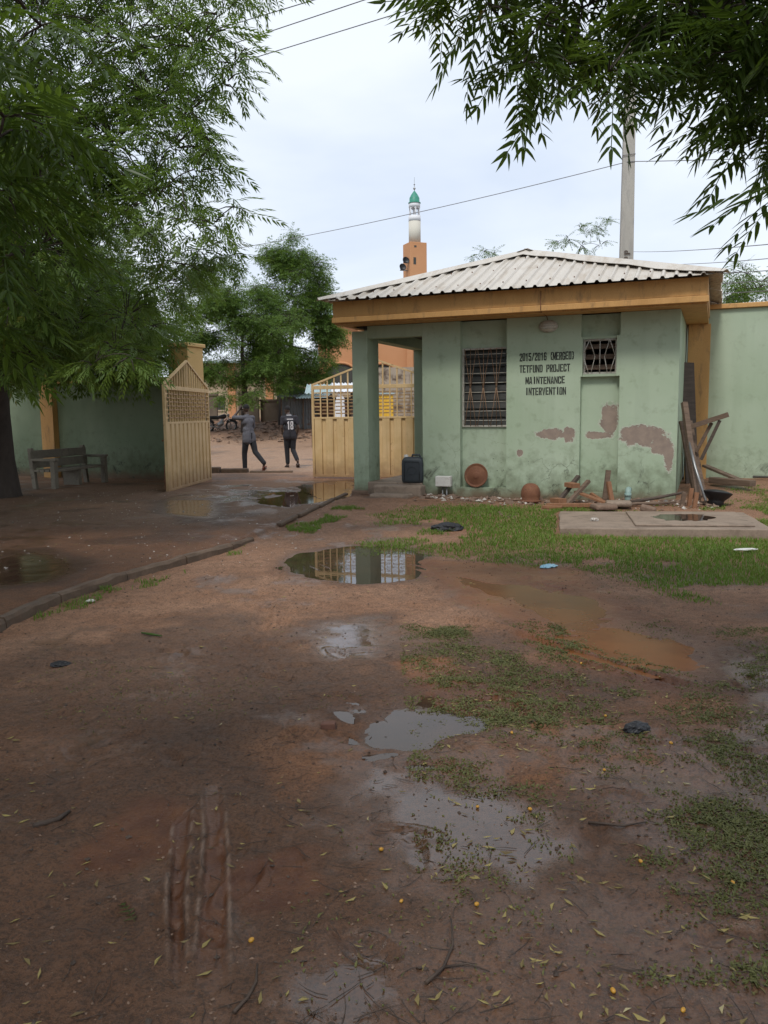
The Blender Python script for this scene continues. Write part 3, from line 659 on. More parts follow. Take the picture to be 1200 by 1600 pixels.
# louvred windows
def window(u0, u1, z0, z1, nb, vy, blade_mat, blade_h, tilt, label):
    b = MB(); w = .028
    b.box(u0, vy - .03, z0, u0 + w, vy + .04, z1); b.box(u1 - w, vy - .03, z0, u1, vy + .04, z1)
    b.box(u0 + w, vy - .03, z0, u1 - w, vy + .04, z0 + w); b.box(u0 + w, vy - .03, z1 - w, u1 - w, vy + .04, z1)
    wd = b.build('window', 'frame', house); wd['label'] = label
    hp = (z1 - z0 - 2 * w) / nb
    src = None
    for i in range(nb):
        z = z0 + w + hp * (i + .5)
        if src is None:
            src = MB().box(-(u1 - u0) / 2 + w + .002, -.003, -blade_h / 2, (u1 - u0) / 2 - w - .002, .003, blade_h / 2).build('louvre', blade_mat, wd); o = src
        else: o = inst(src, wd)
        o.location = ((u0 + u1) / 2, vy + .05, z); o.rotation_euler = (R(tilt + random.uniform(-3, 3)), 0, 0)
    return wd
w1 = window(2.015, 2.825, 1.25, 2.60, 9, .15, 'glass', .142, -14, 'tall dark louvred window behind rusty burglar bars')
w2 = window(4.088, 4.622, 2.103, 2.662, 3, .12, 'wood', .10, -38, 'small square vent window with open slats and diamond bars')
def rod(pa, wd, a, bb, r=.006, mat='rustbar', nm='bar'):
    return MB().tube([a, bb], r, 6).build(nm, mat, wd)
vy = .085
for k in range(1, 9):
    z = 1.28 + k * (2.57 - 1.28) / 8 - .08; rod(0, w1, (2.03, vy, z), (2.81, vy, z), .006, 'frame')
for k in range(7):
    u = 2.06 + k * .115
    if k % 2 == 1: rod(0, w1, (u, vy - .008, 1.26), (u, vy - .008, 2.59), .006)
zt, zm, zo = 2.59, 1.92, 1.26
for k in range(4):
    u = 2.06 + k * .23
    for s in (-1, 1):
        uu = u + s * .115
        if 2.02 < uu < 2.83:
            rod(0, w1, (u + s * .012, vy - .016, zt), (uu - s * .006, vy - .016, zm), .006); rod(0, w1, (uu - s * .006, vy - .017, zm), (u + s * .012, vy - .017, zo), .006)
vy = .055
u0, u1, z0, z1 = 4.10, 4.61, 2.115, 2.65; um = (u0 + u1) / 2; zm = (z0 + z1) / 2
rod(0, w2, (um, vy, z0), (um, vy, z1), .009, 'frame')
for (a, c) in (((4.19, z1), (4.10, zm + .06)), ((4.19, z1), (4.28, zm)), ((4.28, zm), (4.22, z0)), ((4.10, zm - .02), (4.18, z0)), ((4.51, z1), (4.60, zm)), ((4.51, z1), (4.43, zm)), ((4.43, zm), (4.48, z0)), ((4.60, zm), (4.52, z0)), ((4.10, 2.6), (4.10, 2.2)), ((4.10, z1), (4.61, z1))):
    rod(0, w2, (a[0], vy - .012, a[1]), (c[0], vy - .012, c[1]), .007, 'frame')
# oval bulkhead lamp with its cable
lamp = MB(); Ml = Matrix.Translation((3.53, 0, 2.895)) @ Matrix.Diagonal((1.0, 1, .62, 1)) @ Matrix.Rotation(R(90), 4, 'X')
lamp.lathe([(.155, 0), (.158, .03), (.135, .05)], 24, m=Ml)
lamp = lamp.build('wall_lamp', 'frame', house)
MB().lathe([(.13, .045), (.128, .06), (.10, .085), (.05, .10), (.01, .103)], 24, m=Ml).build('lens', 'creamwall', lamp)
for k in (-1, 0, 1):
    z = 2.895 + k * .042; h = .13 * math.sqrt(max(0, 1 - (k * .042 / .09) ** 2))
    MB().tube([(3.53 - h, -.05, z), (3.53 - h * .8, -.10, z), (3.53, -.112, z), (3.53 + h * .8, -.10, z), (3.53 + h, -.05, z)], .007, 6).build('guard_bar', 'frame', lamp)
MB().tube([(3.53, -.02, 2.96), (3.50, -.03, 3.06), (3.50, -.46, 3.075), (3.505, -.545, 3.10), (3.50, -.545, 3.17), (3.50, -.52, 3.40)], .006, 6).build('cable', 'rust', lamp)
# --- stencilled lettering
GL = {
 'O': [(0, .06, .36, .94), (.64, .06, 1, .94), (.12, .86, .46, 1), (.54, .86, .88, 1), (.12, 0, .46, .14), (.54, 0, .88, .14)],
 'D': [(0, 0, .36, 1), (.64, .1, 1, .9), (.42, .86, .86, 1), (.42, 0, .86, .14)],
 '2': [(0, .66, .36, .93), (.1, .86, .9, 1), (.64, .58, 1, .93), [(.6, .58), (1, .58), (.42, .18), (0, .18)], (0, 0, 1, .16)],
 '1': [(.32, 0, .72, 1), (.06, .72, .32, .88)],
 '5': [(0, .5, .36, 1), (.40, .84, .95, 1), (.36, .48, .9, .62), (.64, .1, 1, .54), (.1, 0, .9, .14), (0, .08, .34, .3)],
 '6': [(0, .06, .36, .94), (.12, .86, .9, 1), (.64, .7, 1, .88), (.40, .46, .9, .6), (.64, .08, 1, .50), (.12, 0, .9, .14)],
 '8': [(0, .06, .34, .46), (0, .54, .34, .94), (.66, .06, 1, .46), (.66, .54, 1, .94), (.12, .86, .88, 1), (.12, 0, .88, .14), (.15, .43, .85, .57)],
 '/': [[(0, 0), (.34, 0), (1, 1), (.66, 1)]],
 '(': [(.30, .04, .68, .44), (.30, .56, .68, .96), (.6, .88, 1, 1), (.6, 0, 1, .12), (.1, .46, .4, .54)],
 ')': [(.32, .04, .70, .44), (.32, .56, .70, .96), (0, .88, .4, 1), (0, 0, .4, .12), (.6, .46, .9, .54)],
 'M': [(-.06, 0, .2, 1), (.8, 0, 1.06, 1), [(.02, 1), (.28, 1), (.58, .28), (.42, .05)], [(.98, 1), (.72, 1), (.42, .28), (.58, .05)]],
 'E': [(0, 0, .36, 1), (.42, .84, .95, 1), (.42, .43, .85, .57), (.42, 0, .95, .16)],
 'F': [(0, 0, .36, 1), (.42, .84, .95, 1), (.42, .43, .85, .57)],
 'R': [(0, 0, .36, 1), (.42, .86, .9, 1), (.64, .57, 1, .9), (.42, .43, .9, .57), [(.58, 0), (.98, 0), (.82, .43), (.48, .43)]],
 'P': [(0, 0, .36, 1), (.42, .86, .9, 1), (.64, .53, 1, .9), (.42, .40, .9, .53)],
 'G': [(0, .06, .36, .94), (.12, .86, .9, 1), (.64, .66, 1, .9), (.52, .40, 1, .52), (.64, .06, 1, .40), (.12, 0, .9, .14)],
 'T': [(.32, 0, .68, .8), (0, .84, 1, 1)],
 'U': [(0, .08, .36, 1), (.64, .08, 1, 1), (.12, 0, .46, .14), (.54, 0, .88, .14)],
 'N': [(0, 0, .3, 1), (.7, 0, 1, 1), [(.3, 1), (.3, .62), (.7, 0), (.7, .38)]],
 'J': [(.6, .08, .96, 1), (.1, 0, .85, .14), (0, .08, .34, .36)],
 'C': [(0, .06, .36, .94), (.12, .86, .9, 1), (.64, .66, 1, .92), (.64, .08, 1, .34), (.12, 0, .9, .14)],
 'A': [[(0, 0), (.32, 0), (.5, .97), (.28, 1)], [(1, 0), (.68, 0), (.5, .97), (.72, 1)], (.3, .2, .7, .34)],
 'I': [(.28, 0, .72, 1)],
 'V': [[(0, 1), (.34, 1), (.56, 0), (.40, 0)], [(1, 1), (.66, 1), (.50, 0), (.62, 0)]],
}
GL['0'] = GL['O']
def lettering(txt, u0, u1, z0, z1, parent, mat='ink', m=None, y=-.003, name='lettering', wob=.004, gap=.1):
    n = len(txt); adv = (u1 - u0) / n; b = MB(); k = 0
    for i, ch in enumerate(txt):
        if ch == ' ': continue
        x0 = u0 + i * adv; w = adv * (1 - gap); h = z1 - z0; dz = random.uniform(-wob, wob)
        if ch == 'I' : x0 += w * .05
        for q in GL[ch]:
            pts = [(q[0], q[1]), (q[2], q[1]), (q[2], q[3]), (q[0], q[3])] if not isinstance(q, list) else q
            vs = [Vector((x0 + a * w, y - .00025 * (k % 8), z0 + dz + c * h)) for a, c in pts]
            if m is not None: vs = [m @ v for v in vs]
            b.add(vs, [tuple(range(4))]); k += 1
    return b.build(name, mat, parent)
lettering('2015/2016 (MERGED)', 3.05, 3.965, 2.345, 2.475, house)
lettering('TETFUND PROJECT', 3.05, 3.895, 2.150, 2.275, house)
lettering('MAINTENANCE', 3.155, 3.815, 1.960, 2.080, house)
lettering('INTERVENTION', 3.15, 3.835, 1.775, 1.900, house)
# hanging bulb in the porch
hb = empty('hanging_bulb_holder', hw(1.05, 1.3, 3.06), -TH, 'black bulb holder dangling on a cord in the guardhouse porch', 'bulb holder')
MB().tube([(0, 0, 0), (.01, 0, -.2), (.0, 0, -.34)], .007, 5).build('cord', 'black', hb)
MB().lathe([(.012, -.34), (.03, -.37), (.034, -.46), (.045, -.48), (.045, -.51), (.02, -.515)], 10).build('socket', 'black', hb)

# ------------------------------------------------------------------ boundary walls, gate posts, gates
bw = empty('boundary_wall', hw(5.6, 2.9, 0), -TH, 'tall pale green boundary wall with ochre coping to the right of the guardhouse', 'wall')
MB().box(.0, 0, -.4, 14, .22, 3.34).build('wall', 'green_plain', bw)
MB().box(-.02, -.06, 3.345, 14, .28, 3.43).build('coping', 'orange', bw, .01)
MB().box(.02, -.30, -.4, .40, -.002, 3.06).build('pilaster', 'orange', bw)
# electric fence wires above the right wall
for k, z in enumerate((3.62, 3.80, 3.98)): MB().tube([(.1, .1, z + .02), (4, .1, z), (8, .1, z + .03), (13.8, .1, z)], .008, 5).build('fence_wire', 'wire', bw)
for u in (.5, 4.5, 8.5, 12.5): MB().bar((u, .1, 3.43), (u, .1, 4.05), .03).build('wire_post', 'metal', bw)

PV = Vector((-4.51, 19.3, 0))
post = empty('gate_post', PV, -TH, 'tall square yellow gate post with a flat cap behind the left gate leaf', 'gate post')
MB().box(-.55, 0, -.3, 0, .62, 3.10).build('shaft', 'post_yellow', post, .01)
MB().box(-.60, -.05, 3.103, .05, .67, 3.19).build('cap', 'post_yellow', post, .015)
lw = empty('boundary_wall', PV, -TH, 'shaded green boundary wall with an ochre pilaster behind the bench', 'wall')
MB().box(-16, .2, -.4, -.552, .42, 2.35).build('wall', 'green_shaded', lw)
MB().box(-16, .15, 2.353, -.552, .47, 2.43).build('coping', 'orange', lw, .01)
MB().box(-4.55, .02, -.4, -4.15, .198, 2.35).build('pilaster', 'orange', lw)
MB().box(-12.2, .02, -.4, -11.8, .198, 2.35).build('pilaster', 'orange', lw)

def gate(name, loc, rz, label, flip):
    """leaf hinged at x=0, running to x=L; ribbed sheet below, lattice and pointed top above"""
    L, Hs, Hp, Hm = 3.16, 2.15, 2.72, 1.37
    e = empty(name, loc, rz, label, 'gate leaf'); s = 1 if flip else -1
    b = MB(); w = .055
    b.box(0, -.03, 0, w, .03, Hs); b.box(L - w, -.03, 0, L, .03, Hs); b.box(w, -.03, 0, L - w, .03, w); b.box(w, -.03, Hm, L - w, .03, Hm + .045); b.box(w, -.03, Hs - .085, L - w, .03, Hs)
    b.build('frame', 'gate', e, .004)
    b = MB(); b.bar((.0, 0, Hs + .015), (L / 2, 0, Hp), .05, .04); b.build('top_rail', 'gate', e)
    b = MB(); b.bar((L, 0, Hs + .015), (L / 2, 0, Hp), .051, .041); b.build('top_rail', 'gate', e)
    # ribbed sheet
    v = []; f = []; n = 11; pit = (L - 2 * w) / n; k = 0
    for i in range(n):
        for a, d in ((0, 0), (.28, 0), (.34, .035), (.94, .035)): v += [(w + (i + a) * pit, -.012 + d, w), (w + (i + a) * pit, -.012 + d, Hm)]
    v += [(L - w, -.012, w), (L - w, -.012, Hm)]
    for i in range(len(v) // 2 - 1): f.append((2 * i, 2 * i + 2, 2 * i + 3, 2 * i + 1))
    o = MB().add(v, f).build('sheet', 'gate', e); m_ = o.modifiers.new('solid', 'SOLIDIFY'); m_.thickness = .004
    # upright bars of the lattice and the pointed top
    nv = 17; sp = (L - 2 * w) / (nv + 1); src = None; srcs = {}
    for i in range(nv):
        x = w + (i + 1) * sp
        if src is None: src = MB().box(-.014, min(.004 * s, .026 * s), Hm + .046, .014, max(.004 * s, .026 * s), Hs - .086).build('upright_bar', 'gate', e); o = src
        else: o = inst(src, e)
        o.location = (x, 0, 0)
        zt = Hs + (Hp - Hs) * (1 - abs(x - L / 2) / (L / 2)) - .02
        MB().box(x - .016, -.012, Hs + .001, x + .016, .012, zt).build('top_bar', 'gate', e)
    for dx in (-.055, .055):
        MB().box(L / 2 + dx - .010, -.010, Hs + .001, L / 2 + dx + .010, .010, Hp - .06).build('top_bar', 'gate', e)
    rows = 8; rp = (Hs - .085 - Hm - .045) / rows; srcb = None
    for r_i in range(1, rows):
        z = Hm + .045 + r_i * rp
        off = .5 if r_i % 2 else 0.0
        seg = 2 * sp; x = w + off * seg - seg
        while x < L - w:
            xa = max(x + .03, w); xb = min(x + seg - .03, L - w)
            if xb - xa > .05:
                if abs(xb - xa - (seg - .06)) < 1e-6:
                    if srcb is None: srcb = MB().box(-(seg - .06) / 2, min(-.022 * s, .003 * s), -.013, (seg - .06) / 2, max(-.022 * s, .003 * s), .013).build('cross_bar', 'gate', e); o = srcb
                    else: o = inst(srcb, e)
                    o.location = ((xa + xb) / 2, 0, z + random.uniform(-.004, .004)); o.rotation_euler = (0, random.uniform(-.012, .012), 0)
                else: MB().box(xa, min(-.022 * s, .003 * s), z - .013, xb, max(-.022 * s, .003 * s), z + .013).build('cross_bar', 'gate', e)
            x += seg
    for z in (.35, 1.8):
        MB().tube([(-.03, 0, z - .09), (-.03, 0, z + .09)], .024, 8).build('hinge', 'rust', e)
    lt = MB().tube([(L - .01, -.05, 1.02), (L - .01, -.07, 1.05), (L - .12, -.06, 1.05), (L - .16, -.05, 1.03)], .010, 6).build('latch', 'rust', e)
    MB().tube([(L - .02, -.05, -.06 if flip else .05), (L - .02, -.05, .55)], .012, 6).build('drop_bolt', 'rust', e)
    return e
hingeL = Vector((-4.17, 19.72, 0)); freeL = Vector((-4.40, 16.4, 0))
dL = freeL - hingeL
gate('gate_leaf', (hingeL.x, hingeL.y, -.03), math.atan2(dL.y, dL.x), 'cream gate leaf swung wide open against the yellow gate post', False)
freeR = Vector((-1.68, 19.6, 0)); angR = R(165)
hR = freeR - Vector((math.cos(angR), math.sin(angR), 0)) * 3.16
gate('gate_leaf', (hR.x, hR.y, .02), angR, 'cream gate leaf standing behind the guardhouse pillar and porch', True)
post2 = empty('gate_post', (hR.x + .1, hR.y + .1, 0), -TH, 'square yellow gate post hidden behind the guardhouse beside the right gate leaf', 'gate post')
MB().box(0, -.2, -.3, .5, .35, 3.0).build('shaft', 'post_yellow', post2, .01)

# ------------------------------------------------------------------ kerb along the driveway
kr = tag(empty('kerb', (0, 0, 0), 0), 'low worn concrete kerb between driveway and yard', kind='structure')
pts = []; yy = 3.2
ky = np.arange(3.2, 10.3, .01); kxx = kx(ky)
arc = np.concatenate([[0], np.cumsum(np.hypot(np.diff(kxx), np.diff(ky)))])
s_ = 0.0
while s_ < arc[-1] - .4:
    ln = random.uniform(.86, .98); e_ = min(s_ + ln, arc[-1])
    a = Vector((np.interp(s_ + .008, arc, kxx), np.interp(s_ + .008, arc, ky), 0)); c = Vector((np.interp(e_ - .008, arc, kxx), np.interp(e_ - .008, arc, ky), 0))
    d = (c - a).normalized(); nrm = Vector((d.y, -d.x, 0)); nseg = 6; b = MB(); v = []; f = []
    for i in range(nseg + 1):
        q = a.lerp(c, i / nseg); j = lambda s=.006: random.uniform(-s, s)
        zt = -.002 + j(.008) - .02 * ss(8.8, 10.2, q.y)
        sec = [(-.05, -.3), (-.05, zt - .014), (-.04, zt - .004), (.03 + j(), zt - .002), (.052 + j(.009), zt - .026 + j(.009)), (.06 + j(.009), -.3)]
        v += [q + nrm * x + Vector((0, 0, z)) for x, z in sec]
    m_ = len(sec)
    for i in range(nseg):
        for k in range(m_): f.append((i * m_ + k, i * m_ + (k + 1) % m_, (i + 1) * m_ + (k + 1) % m_, (i + 1) * m_ + k))
    f.append(tuple(range(m_))[::-1]); f.append(tuple(nseg * m_ + k for k in range(m_)))
    b.add(v, f).build('kerb_stone', 'kerb', kr); s_ = e_
# worn strip of kerb nearer the guardhouse, broken down to a low edge
for (a, c) in (((-1.47, 11.3), (-1.30, 12.0)), ((-1.27, 12.1), (-1.06, 12.9)), ((-1.03, 13.0), (-.86, 13.9)), ((-.83, 14.0), (-.68, 14.75))):
    za = gz(a[0] + .05, a[1]) + .02
    MB().bar((*a, za), (*c, gz(c[0] + .05, c[1]) + .03), .08, .05).build('kerb_stone', 'kerb', kr, .015)
# drain edge at the roadside by the left post
rk = empty('roadside_kerb', (-5.1, 21.9, -.02), R(-4), 'short broken concrete kerb at the roadside beside the left gate post', 'kerb')
MB().box(-.6, -.12, -.2, .75, .12, .16).build('kerb_stone', 'kerb', rk, .03); MB().box(.78, -.1, -.2, 1.5, .11, .12).build('kerb_stone', 'kerb', rk, .03); MB().box(1.55, -.09, -.2, 2.7, .08, .05).build('kerb_stone', 'kerb', rk, .03)

# ------------------------------------------------------------------ things around the guardhouse
def stone_mesh(sx, sy, sz, seed, n=2):
    r = random.Random(seed); import bmesh
    bm = bmesh.new(); bmesh.ops.create_icosphere(bm, subdivisions=n, radius=1)
    for v in bm.verts:
        k = 1 + r.uniform(-.18, .18); v.co = Vector((v.co.x * sx * k, v.co.y * sy * k, v.co.z * sz * k))
    me = bpy.data.meshes.new('stone'); bm.to_mesh(me); bm.free(); return me
def meshobj(name, me, mat, loc, rot=(0, 0, 0), parent=None):
    me.materials.clear(); me.materials.append(Mt[mat]); o = bpy.data.objects.new(name, me); COL.objects.link(o)
    o.location = loc; o.rotation_euler = rot
    if parent: o.parent = parent
    return o
# jerrycan on the porch floor
jc = empty('jerrycan', hw(1.13, .02, .265), -TH + R(8), 'dark blue-grey plastic jerrycan with a white cap standing on the porch step', 'jerrycan'); jc.scale = (1.13, 1.13, 1.15)
b = MB(); w_, d_, h_ = .175, .11, .40
sec = []
for (z, kx_, ky_) in ((0, .86, .80), (.02, .97, .95), (.05, 1, 1), (.30, 1, 1), (.345, .96, .95), (.385, .84, .82), (.40, .6, .5)):
    sec.append((z, w_ * kx_, d_ * ky_))
v = []; f = []; n_ = 24
for z, a, c in sec:
    for k in range(n_):
        t = 2 * math.pi * k / n_; cx = math.copysign(abs(math.cos(t)) ** .35, math.cos(t)); sy = math.copysign(abs(math.sin(t)) ** .35, math.sin(t))
        v.append((a * cx, c * sy, z))
for i in range(len(sec) - 1):
    for k in range(n_): f.append((i * n_ + k, i * n_ + (k + 1) % n_, (i + 1) * n_ + (k + 1) % n_, (i + 1) * n_ + k))
f.append(tuple(range(n_))[::-1]); f.append(tuple((len(sec) - 1) * n_ + k for k in range(n_)))
b.add(v, f, True); b.build('body', 'jerry', jc)
MB().tube([(-.02, 0, .385), (-.01, 0, .43), (.10, 0, .43), (.13, 0, .37)], .017, 8).build('handle', 'jerry', jc)
MB().lathe([(.034, .37), (.036, .385), (.036, .425), (.03, .432)], 14, c=(-.115, 0, 0)).build('cap', 'white', jc)
MB().tube([(.07 * math.cos(t * .5236), -.112, .19 + .06 * math.sin(t * .5236)) for t in range(13)], .006, 5).build('emblem_ring', 'jerry', jc)
MB().tube([(-.12, -.111, .05), (-.12, -.113, .33), (.12, -.113, .33), (.12, -.111, .05)], .006, 5).build('rib', 'jerry', jc)
# electrical box on two conduits
eb = empty('junction_box', hw(1.745, -.09, 0), -TH, 'white junction box on two grey conduits against the guardhouse wall', 'electrical box')
MB().box(-.135, -.06, .215, .135, .055, .40).build('box', 'white', eb, .012); MB().box(-.14, -.075, .22, .14, -.061, .395).build('lid', 'white', eb, .008)
for dx in (-.03, .045): MB().tube([(dx, 0, -.1), (dx, 0, .214)], .016, 8).build('conduit', 'metal', eb)
# rusty basin leaning in the window recess
pn = empty('rusty_basin', hw(2.29, .0, .205), -TH, 'round rusty metal basin leaning upright below the big window', 'basin')
Mp = Matrix.Translation((0, .03, .205)) @ Matrix.Rotation(R(80), 4, 'X')
MB().lathe([(.01, -.045), (.17, -.045), (.208, -.01), (.212, .004), (.20, .012), (.186, .004), (.165, -.012), (.16, -.006), (.115, -.018), (.11, -.010), (.07, -.016), (.055, .004), (.04, .010), (.008, .012)], 36, m=Mp).build('bowl', 'rust', pn)
# rusty ball-shaped pot
pb_ = hw(3.345, -.42, 0); pz = gz(pb_.x, pb_.y)
pot = empty('rusty_pot', (pb_.x, pb_.y, pz), 0, 'upturned round rusty pot on the ground by the stencilled wall', 'pot')
MB().lathe([(.135, -.02), (.15, .0), (.152, .025), (.14, .035), (.158, .09), (.16, .15), (.145, .215), (.115, .265), (.07, .295), (.02, .305)], 24).build('body', 'rust', pot)
MB().tube([(.16 * math.cos(t * .2618), .16 * math.sin(t * .2618), .015) for t in range(25)], .014, 6).build('rim', 'rust', pot)

def ground_pt(x, y, dz=0.0): return Vector((x, y, float(zat(np.array(x), np.array(y))) + dz))
# concrete slab with a cover slab on it
slab = empty('concrete_slab', (0, 0, 0), 0, 'flat concrete slab with a cover slab let into the grass before the guardhouse', 'slab')
def flat_poly(pts, z0, z1, nm, mat, par, jag=.012, sub=5):
    P_ = []
    for i in range(len(pts)):
        a = Vector((*pts[i], 0)); c = Vector((*pts[(i + 1) % len(pts)], 0))
        for t in range(sub): P_.append(a.lerp(c, t / sub) + Vector((random.uniform(-jag, jag), random.uniform(-jag, jag), 0)))
    n = len(P_); v = [(q.x, q.y, z0) for q in P_] + [(q.x, q.y, z1) for q in P_]
    f = [tuple(range(n))[::-1], tuple(range(n, 2 * n))] + [(i, (i + 1) % n, (i + 1) % n + n, i + n) for i in range(n)]
    return MB().add(v, f).build(nm, mat, par, .012)
flat_poly([(2.23, 10.35), (4.80, 10.0), (5.20, 11.75), (2.62, 12.15)], -.2, .022, 'slab', 'concrete', slab)
flat_poly([(3.23, 10.42), (4.68, 10.22), (5.02, 11.62), (3.52, 11.85)], .0225, .048, 'cover_slab', 'concrete', slab, .004)
slabwater = flat_poly([(3.75, 10.75), (4.2, 10.68), (4.5, 11.0), (4.42, 11.35), (4.0, 11.45), (3.7, 11.2)], .0482, .0495, 'rain_film', 'water', slab, .05, 6)
for (x, y, a, s, lab) in ((3.30, 12.22, .1, (.17, .15, .05), 'dark flat paving stone lying at the left rear corner of the concrete slab'), (3.58, 12.42, -.2, (.19, .14, .05), 'pale flat paving stone behind the darker one on the slab edge')):
    b = MB(); b.box(-s[0], -s[1], 0, s[0], s[1], s[2] * 1.6)
    o = b.build('paving_stone', 'concrete' if x > 3.4 else 'brownbit', None, .03); o.location = ground_pt(x, y, .03); o.location.z = max(o.location.z, .024); o.rotation_euler = (0, 0, a); tag(o, lab, 'stone')
o = MB().box(-.11, -.07, 0, .11, .07, .085).build('half_brick', 'brownbit', None, .02); o.location = (3.86, 11.92, .024); o.rotation_euler = (.1, .25, -.4); tag(o, 'brown broken brick resting on the rear edge of the concrete slab', 'brick')
o = meshobj('pebble', stone_mesh(.06, .04, .025, 5), 'stonebit', (2.85, 11.0, .042)); tag(o, 'pale flat stone lying alone on the left half of the concrete slab', 'stone')

# broken timber on the ground
def wx(u, v): q = hw(u, v, 0); return q.x, q.y
def Wp(u, v, z): # guardhouse frame, z above local ground
    q = hw(u, v, 0); return Vector((q.x, q.y, gz(q.x, q.y) + z))
t1 = empty('broken_stool', (0, 0, 0), 0, 'broken wooden stool frame tipped over with two crossed legs by the wall', 'broken furniture')
MB().bar(Wp(3.83, -.75, .02), Wp(4.10, -.30, .42), .065, .05).build('leg', 'darkwood', t1)
MB().bar(Wp(4.00, -.85, .02), Wp(4.28, -.42, .36), .065, .05).build('leg', 'wood', t1)
MB().bar(Wp(3.78, -.72, .08), Wp(3.95, -.88, .09), .15, .07).build('block', 'redwood', t1)
MB().bar(Wp(3.96, -.50, .31), Wp(4.12, -.62, .30), .15, .07).build('block', 'redwood', t1)
MB().bar(Wp(4.10, -.55, .20), Wp(4.62, -.80, .06), .11, .03).build('rail', 'redwood', t1)
t2 = empty('broken_stand', (0, 0, 0), 0, 'upright wooden stake with splayed braces standing before the vent recess', 'broken furniture')
MB().bar(Wp(4.52, -.35, -.03), Wp(4.57, -.30, .52), .075, .05).build('post', 'wood', t2)
MB().bar(Wp(4.66, -.42, -.02), Wp(4.58, -.34, .34), .07, .04).build('brace', 'redwood', t2)
MB().bar(Wp(4.44, -.48, .02), Wp(4.70, -.40, .02), .05, .05).build('rail', 'wood', t2)
MB().bar(Wp(4.30, -.30, .14), Wp(4.52, -.40, .02), .06, .04).build('brace', 'redwood', t2)
o = MB().bar(Wp(3.72, -1.0, .03), Wp(4.45, -.95, .05), .12, .06).build('plank', 'redwood', None, .006); tag(o, 'orange-brown wet plank lying flat in front of the broken stool', 'plank')
o = MB().bar(Wp(3.68, -1.12, .02), Wp(3.98, -1.10, .02), .10, .045).build('plank', 'redwood', None, .006); tag(o, 'short plank end lying left of the longer wet plank', 'plank')
tw = []
o = MB().tube([Wp(4.75, -.95, .04), Wp(5.05, -.75, .06), Wp(5.35, -.62, .05), Wp(5.62, -.55, .07)], [.028, .026, .022, .016], 7).build('branch', 'wood', None); tag(o, 'pale bent branch lying on the ground right of the pipe stub', 'branch')
o = MB().tube([Wp(4.95, -.55, .05), Wp(5.3, -.42, .10), Wp(5.72, -.30, .18)], [.03, .026, .02], 7).build('branch', 'darkwood', None); tag(o, 'dark branch propped on the rubble at the wall corner', 'branch')
# standpipe stub
sp_ = empty('standpipe', Wp(4.88, -.28, 0), -TH, 'green-grey pipe stub with a pale collar rising from the rubble', 'pipe')
MB().tube([(0, .12, .20), (0, .02, .20), (0, -.02, .17), (0, -.03, .10), (0, -.03, -.1)], .048, 12).build('pipe', 'pipe', sp_); MB().tube([(0, -.03, .10), (0, -.03, .15)], .056, 12).build('collar', 'pipe', sp_)
# leaning timber at the right corner
o = MB().bar(hw(5.78, 1.9, .12), hw(5.63, 2.2, 2.35), .26, .035, upv=(.3, -1, 0)).build('plank', 'darkwood', None, .004); tag(o, 'tall dark plank leaning in the corner against the ochre pilaster', 'plank')
fr = empty('leaning_trestle', (0, 0, 0), 0, 'broken wooden trestle leaning at the guardhouse corner with its arm sticking out', 'trestle')
MB().bar(hw(5.92, -.15, .10), hw(5.66, .30, 1.62), .085, .07).build('post', 'wood', fr)
MB().bar(hw(5.94, .25, .12), hw(5.68, .55, 1.32), .24, .04, upv=(.3, -1, 0)).build('board', 'wood', fr, .004)
MB().bar(hw(5.74, .38, 1.22), hw(6.32, .30, 1.42), .09, .075).build('arm', 'wood', fr)
MB().bar(hw(5.86, .42, .82), hw(6.08, .40, 1.29), .07, .05).build('brace', 'wood', fr)
MB().bar(hw(5.94, .34, .70), hw(6.20, .32, 1.33), .05, .05).build('brace', 'darkwood', fr)
o = MB().tube([hw(6.04, -.5, .12), hw(5.86, -.1, .62), hw(5.74, .12, 1.05)], .022, 8).build('metal_pole', 'metal', None); tag(o, 'thin grey pole leaning against the wooden trestle', 'pole')
for k, (u, v, h, mt) in enumerate(((5.70, -.55, .22, 'wood'), (5.80, -.52, .28, 'redwood'), (5.88, -.66, .24, 'redwood'))):
    o = MB().bar(Wp(u, v, -.03), Wp(u + .03, v + .02, h), .06, .04).build('stake', mt, None); tag(o, ('grey stump of a stake left of the black bowl', 'tallest of the three short stakes left of the black bowl', 'brown stake nearest the black bowl')[k], 'stake', 'short stakes by the black bowl')
o = MB().bar(Wp(6.10, 1.6, .10), Wp(6.75, 1.1, .12), .16, .10).build('timber_block', 'wood', None, .01); tag(o, 'dark timber block lying behind the black bowl', 'timber')
o = MB().bar(Wp(5.98, 1.9, .32), Wp(6.65, 1.3, .10), .13, .04).build('plank', 'wood', None, .004); tag(o, 'plank sloping down behind the trestle towards the grass', 'plank')
o = MB().tube([Wp(6.8, 2.55, .06), Wp(8.5, 2.6, .07), Wp(10.2, 2.62, .07)], .022, 8).build('metal_pipe', 'metal', None); tag(o, 'long thin pale pipe lying along the foot of the right wall', 'pipe')
# black bowl on a narrow foot
bp = Wp(6.18, -.35, 0)
bowl = empty('black_bowl', bp, 0, 'wide black rubber bowl on a narrow foot standing in the grass', 'bowl')
Mb = Matrix.Rotation(R(9), 4, 'Y') @ Matrix.Rotation(R(-6), 4, 'X')
MB().lathe([(.115, -.02), (.11, .06), (.12, .085), (.17, .13), (.215, .185), (.222, .20), (.21, .205), (.16, .222), (.08, .238), (.01, .243)], 28, m=Mb).build('bowl', 'black', bowl)
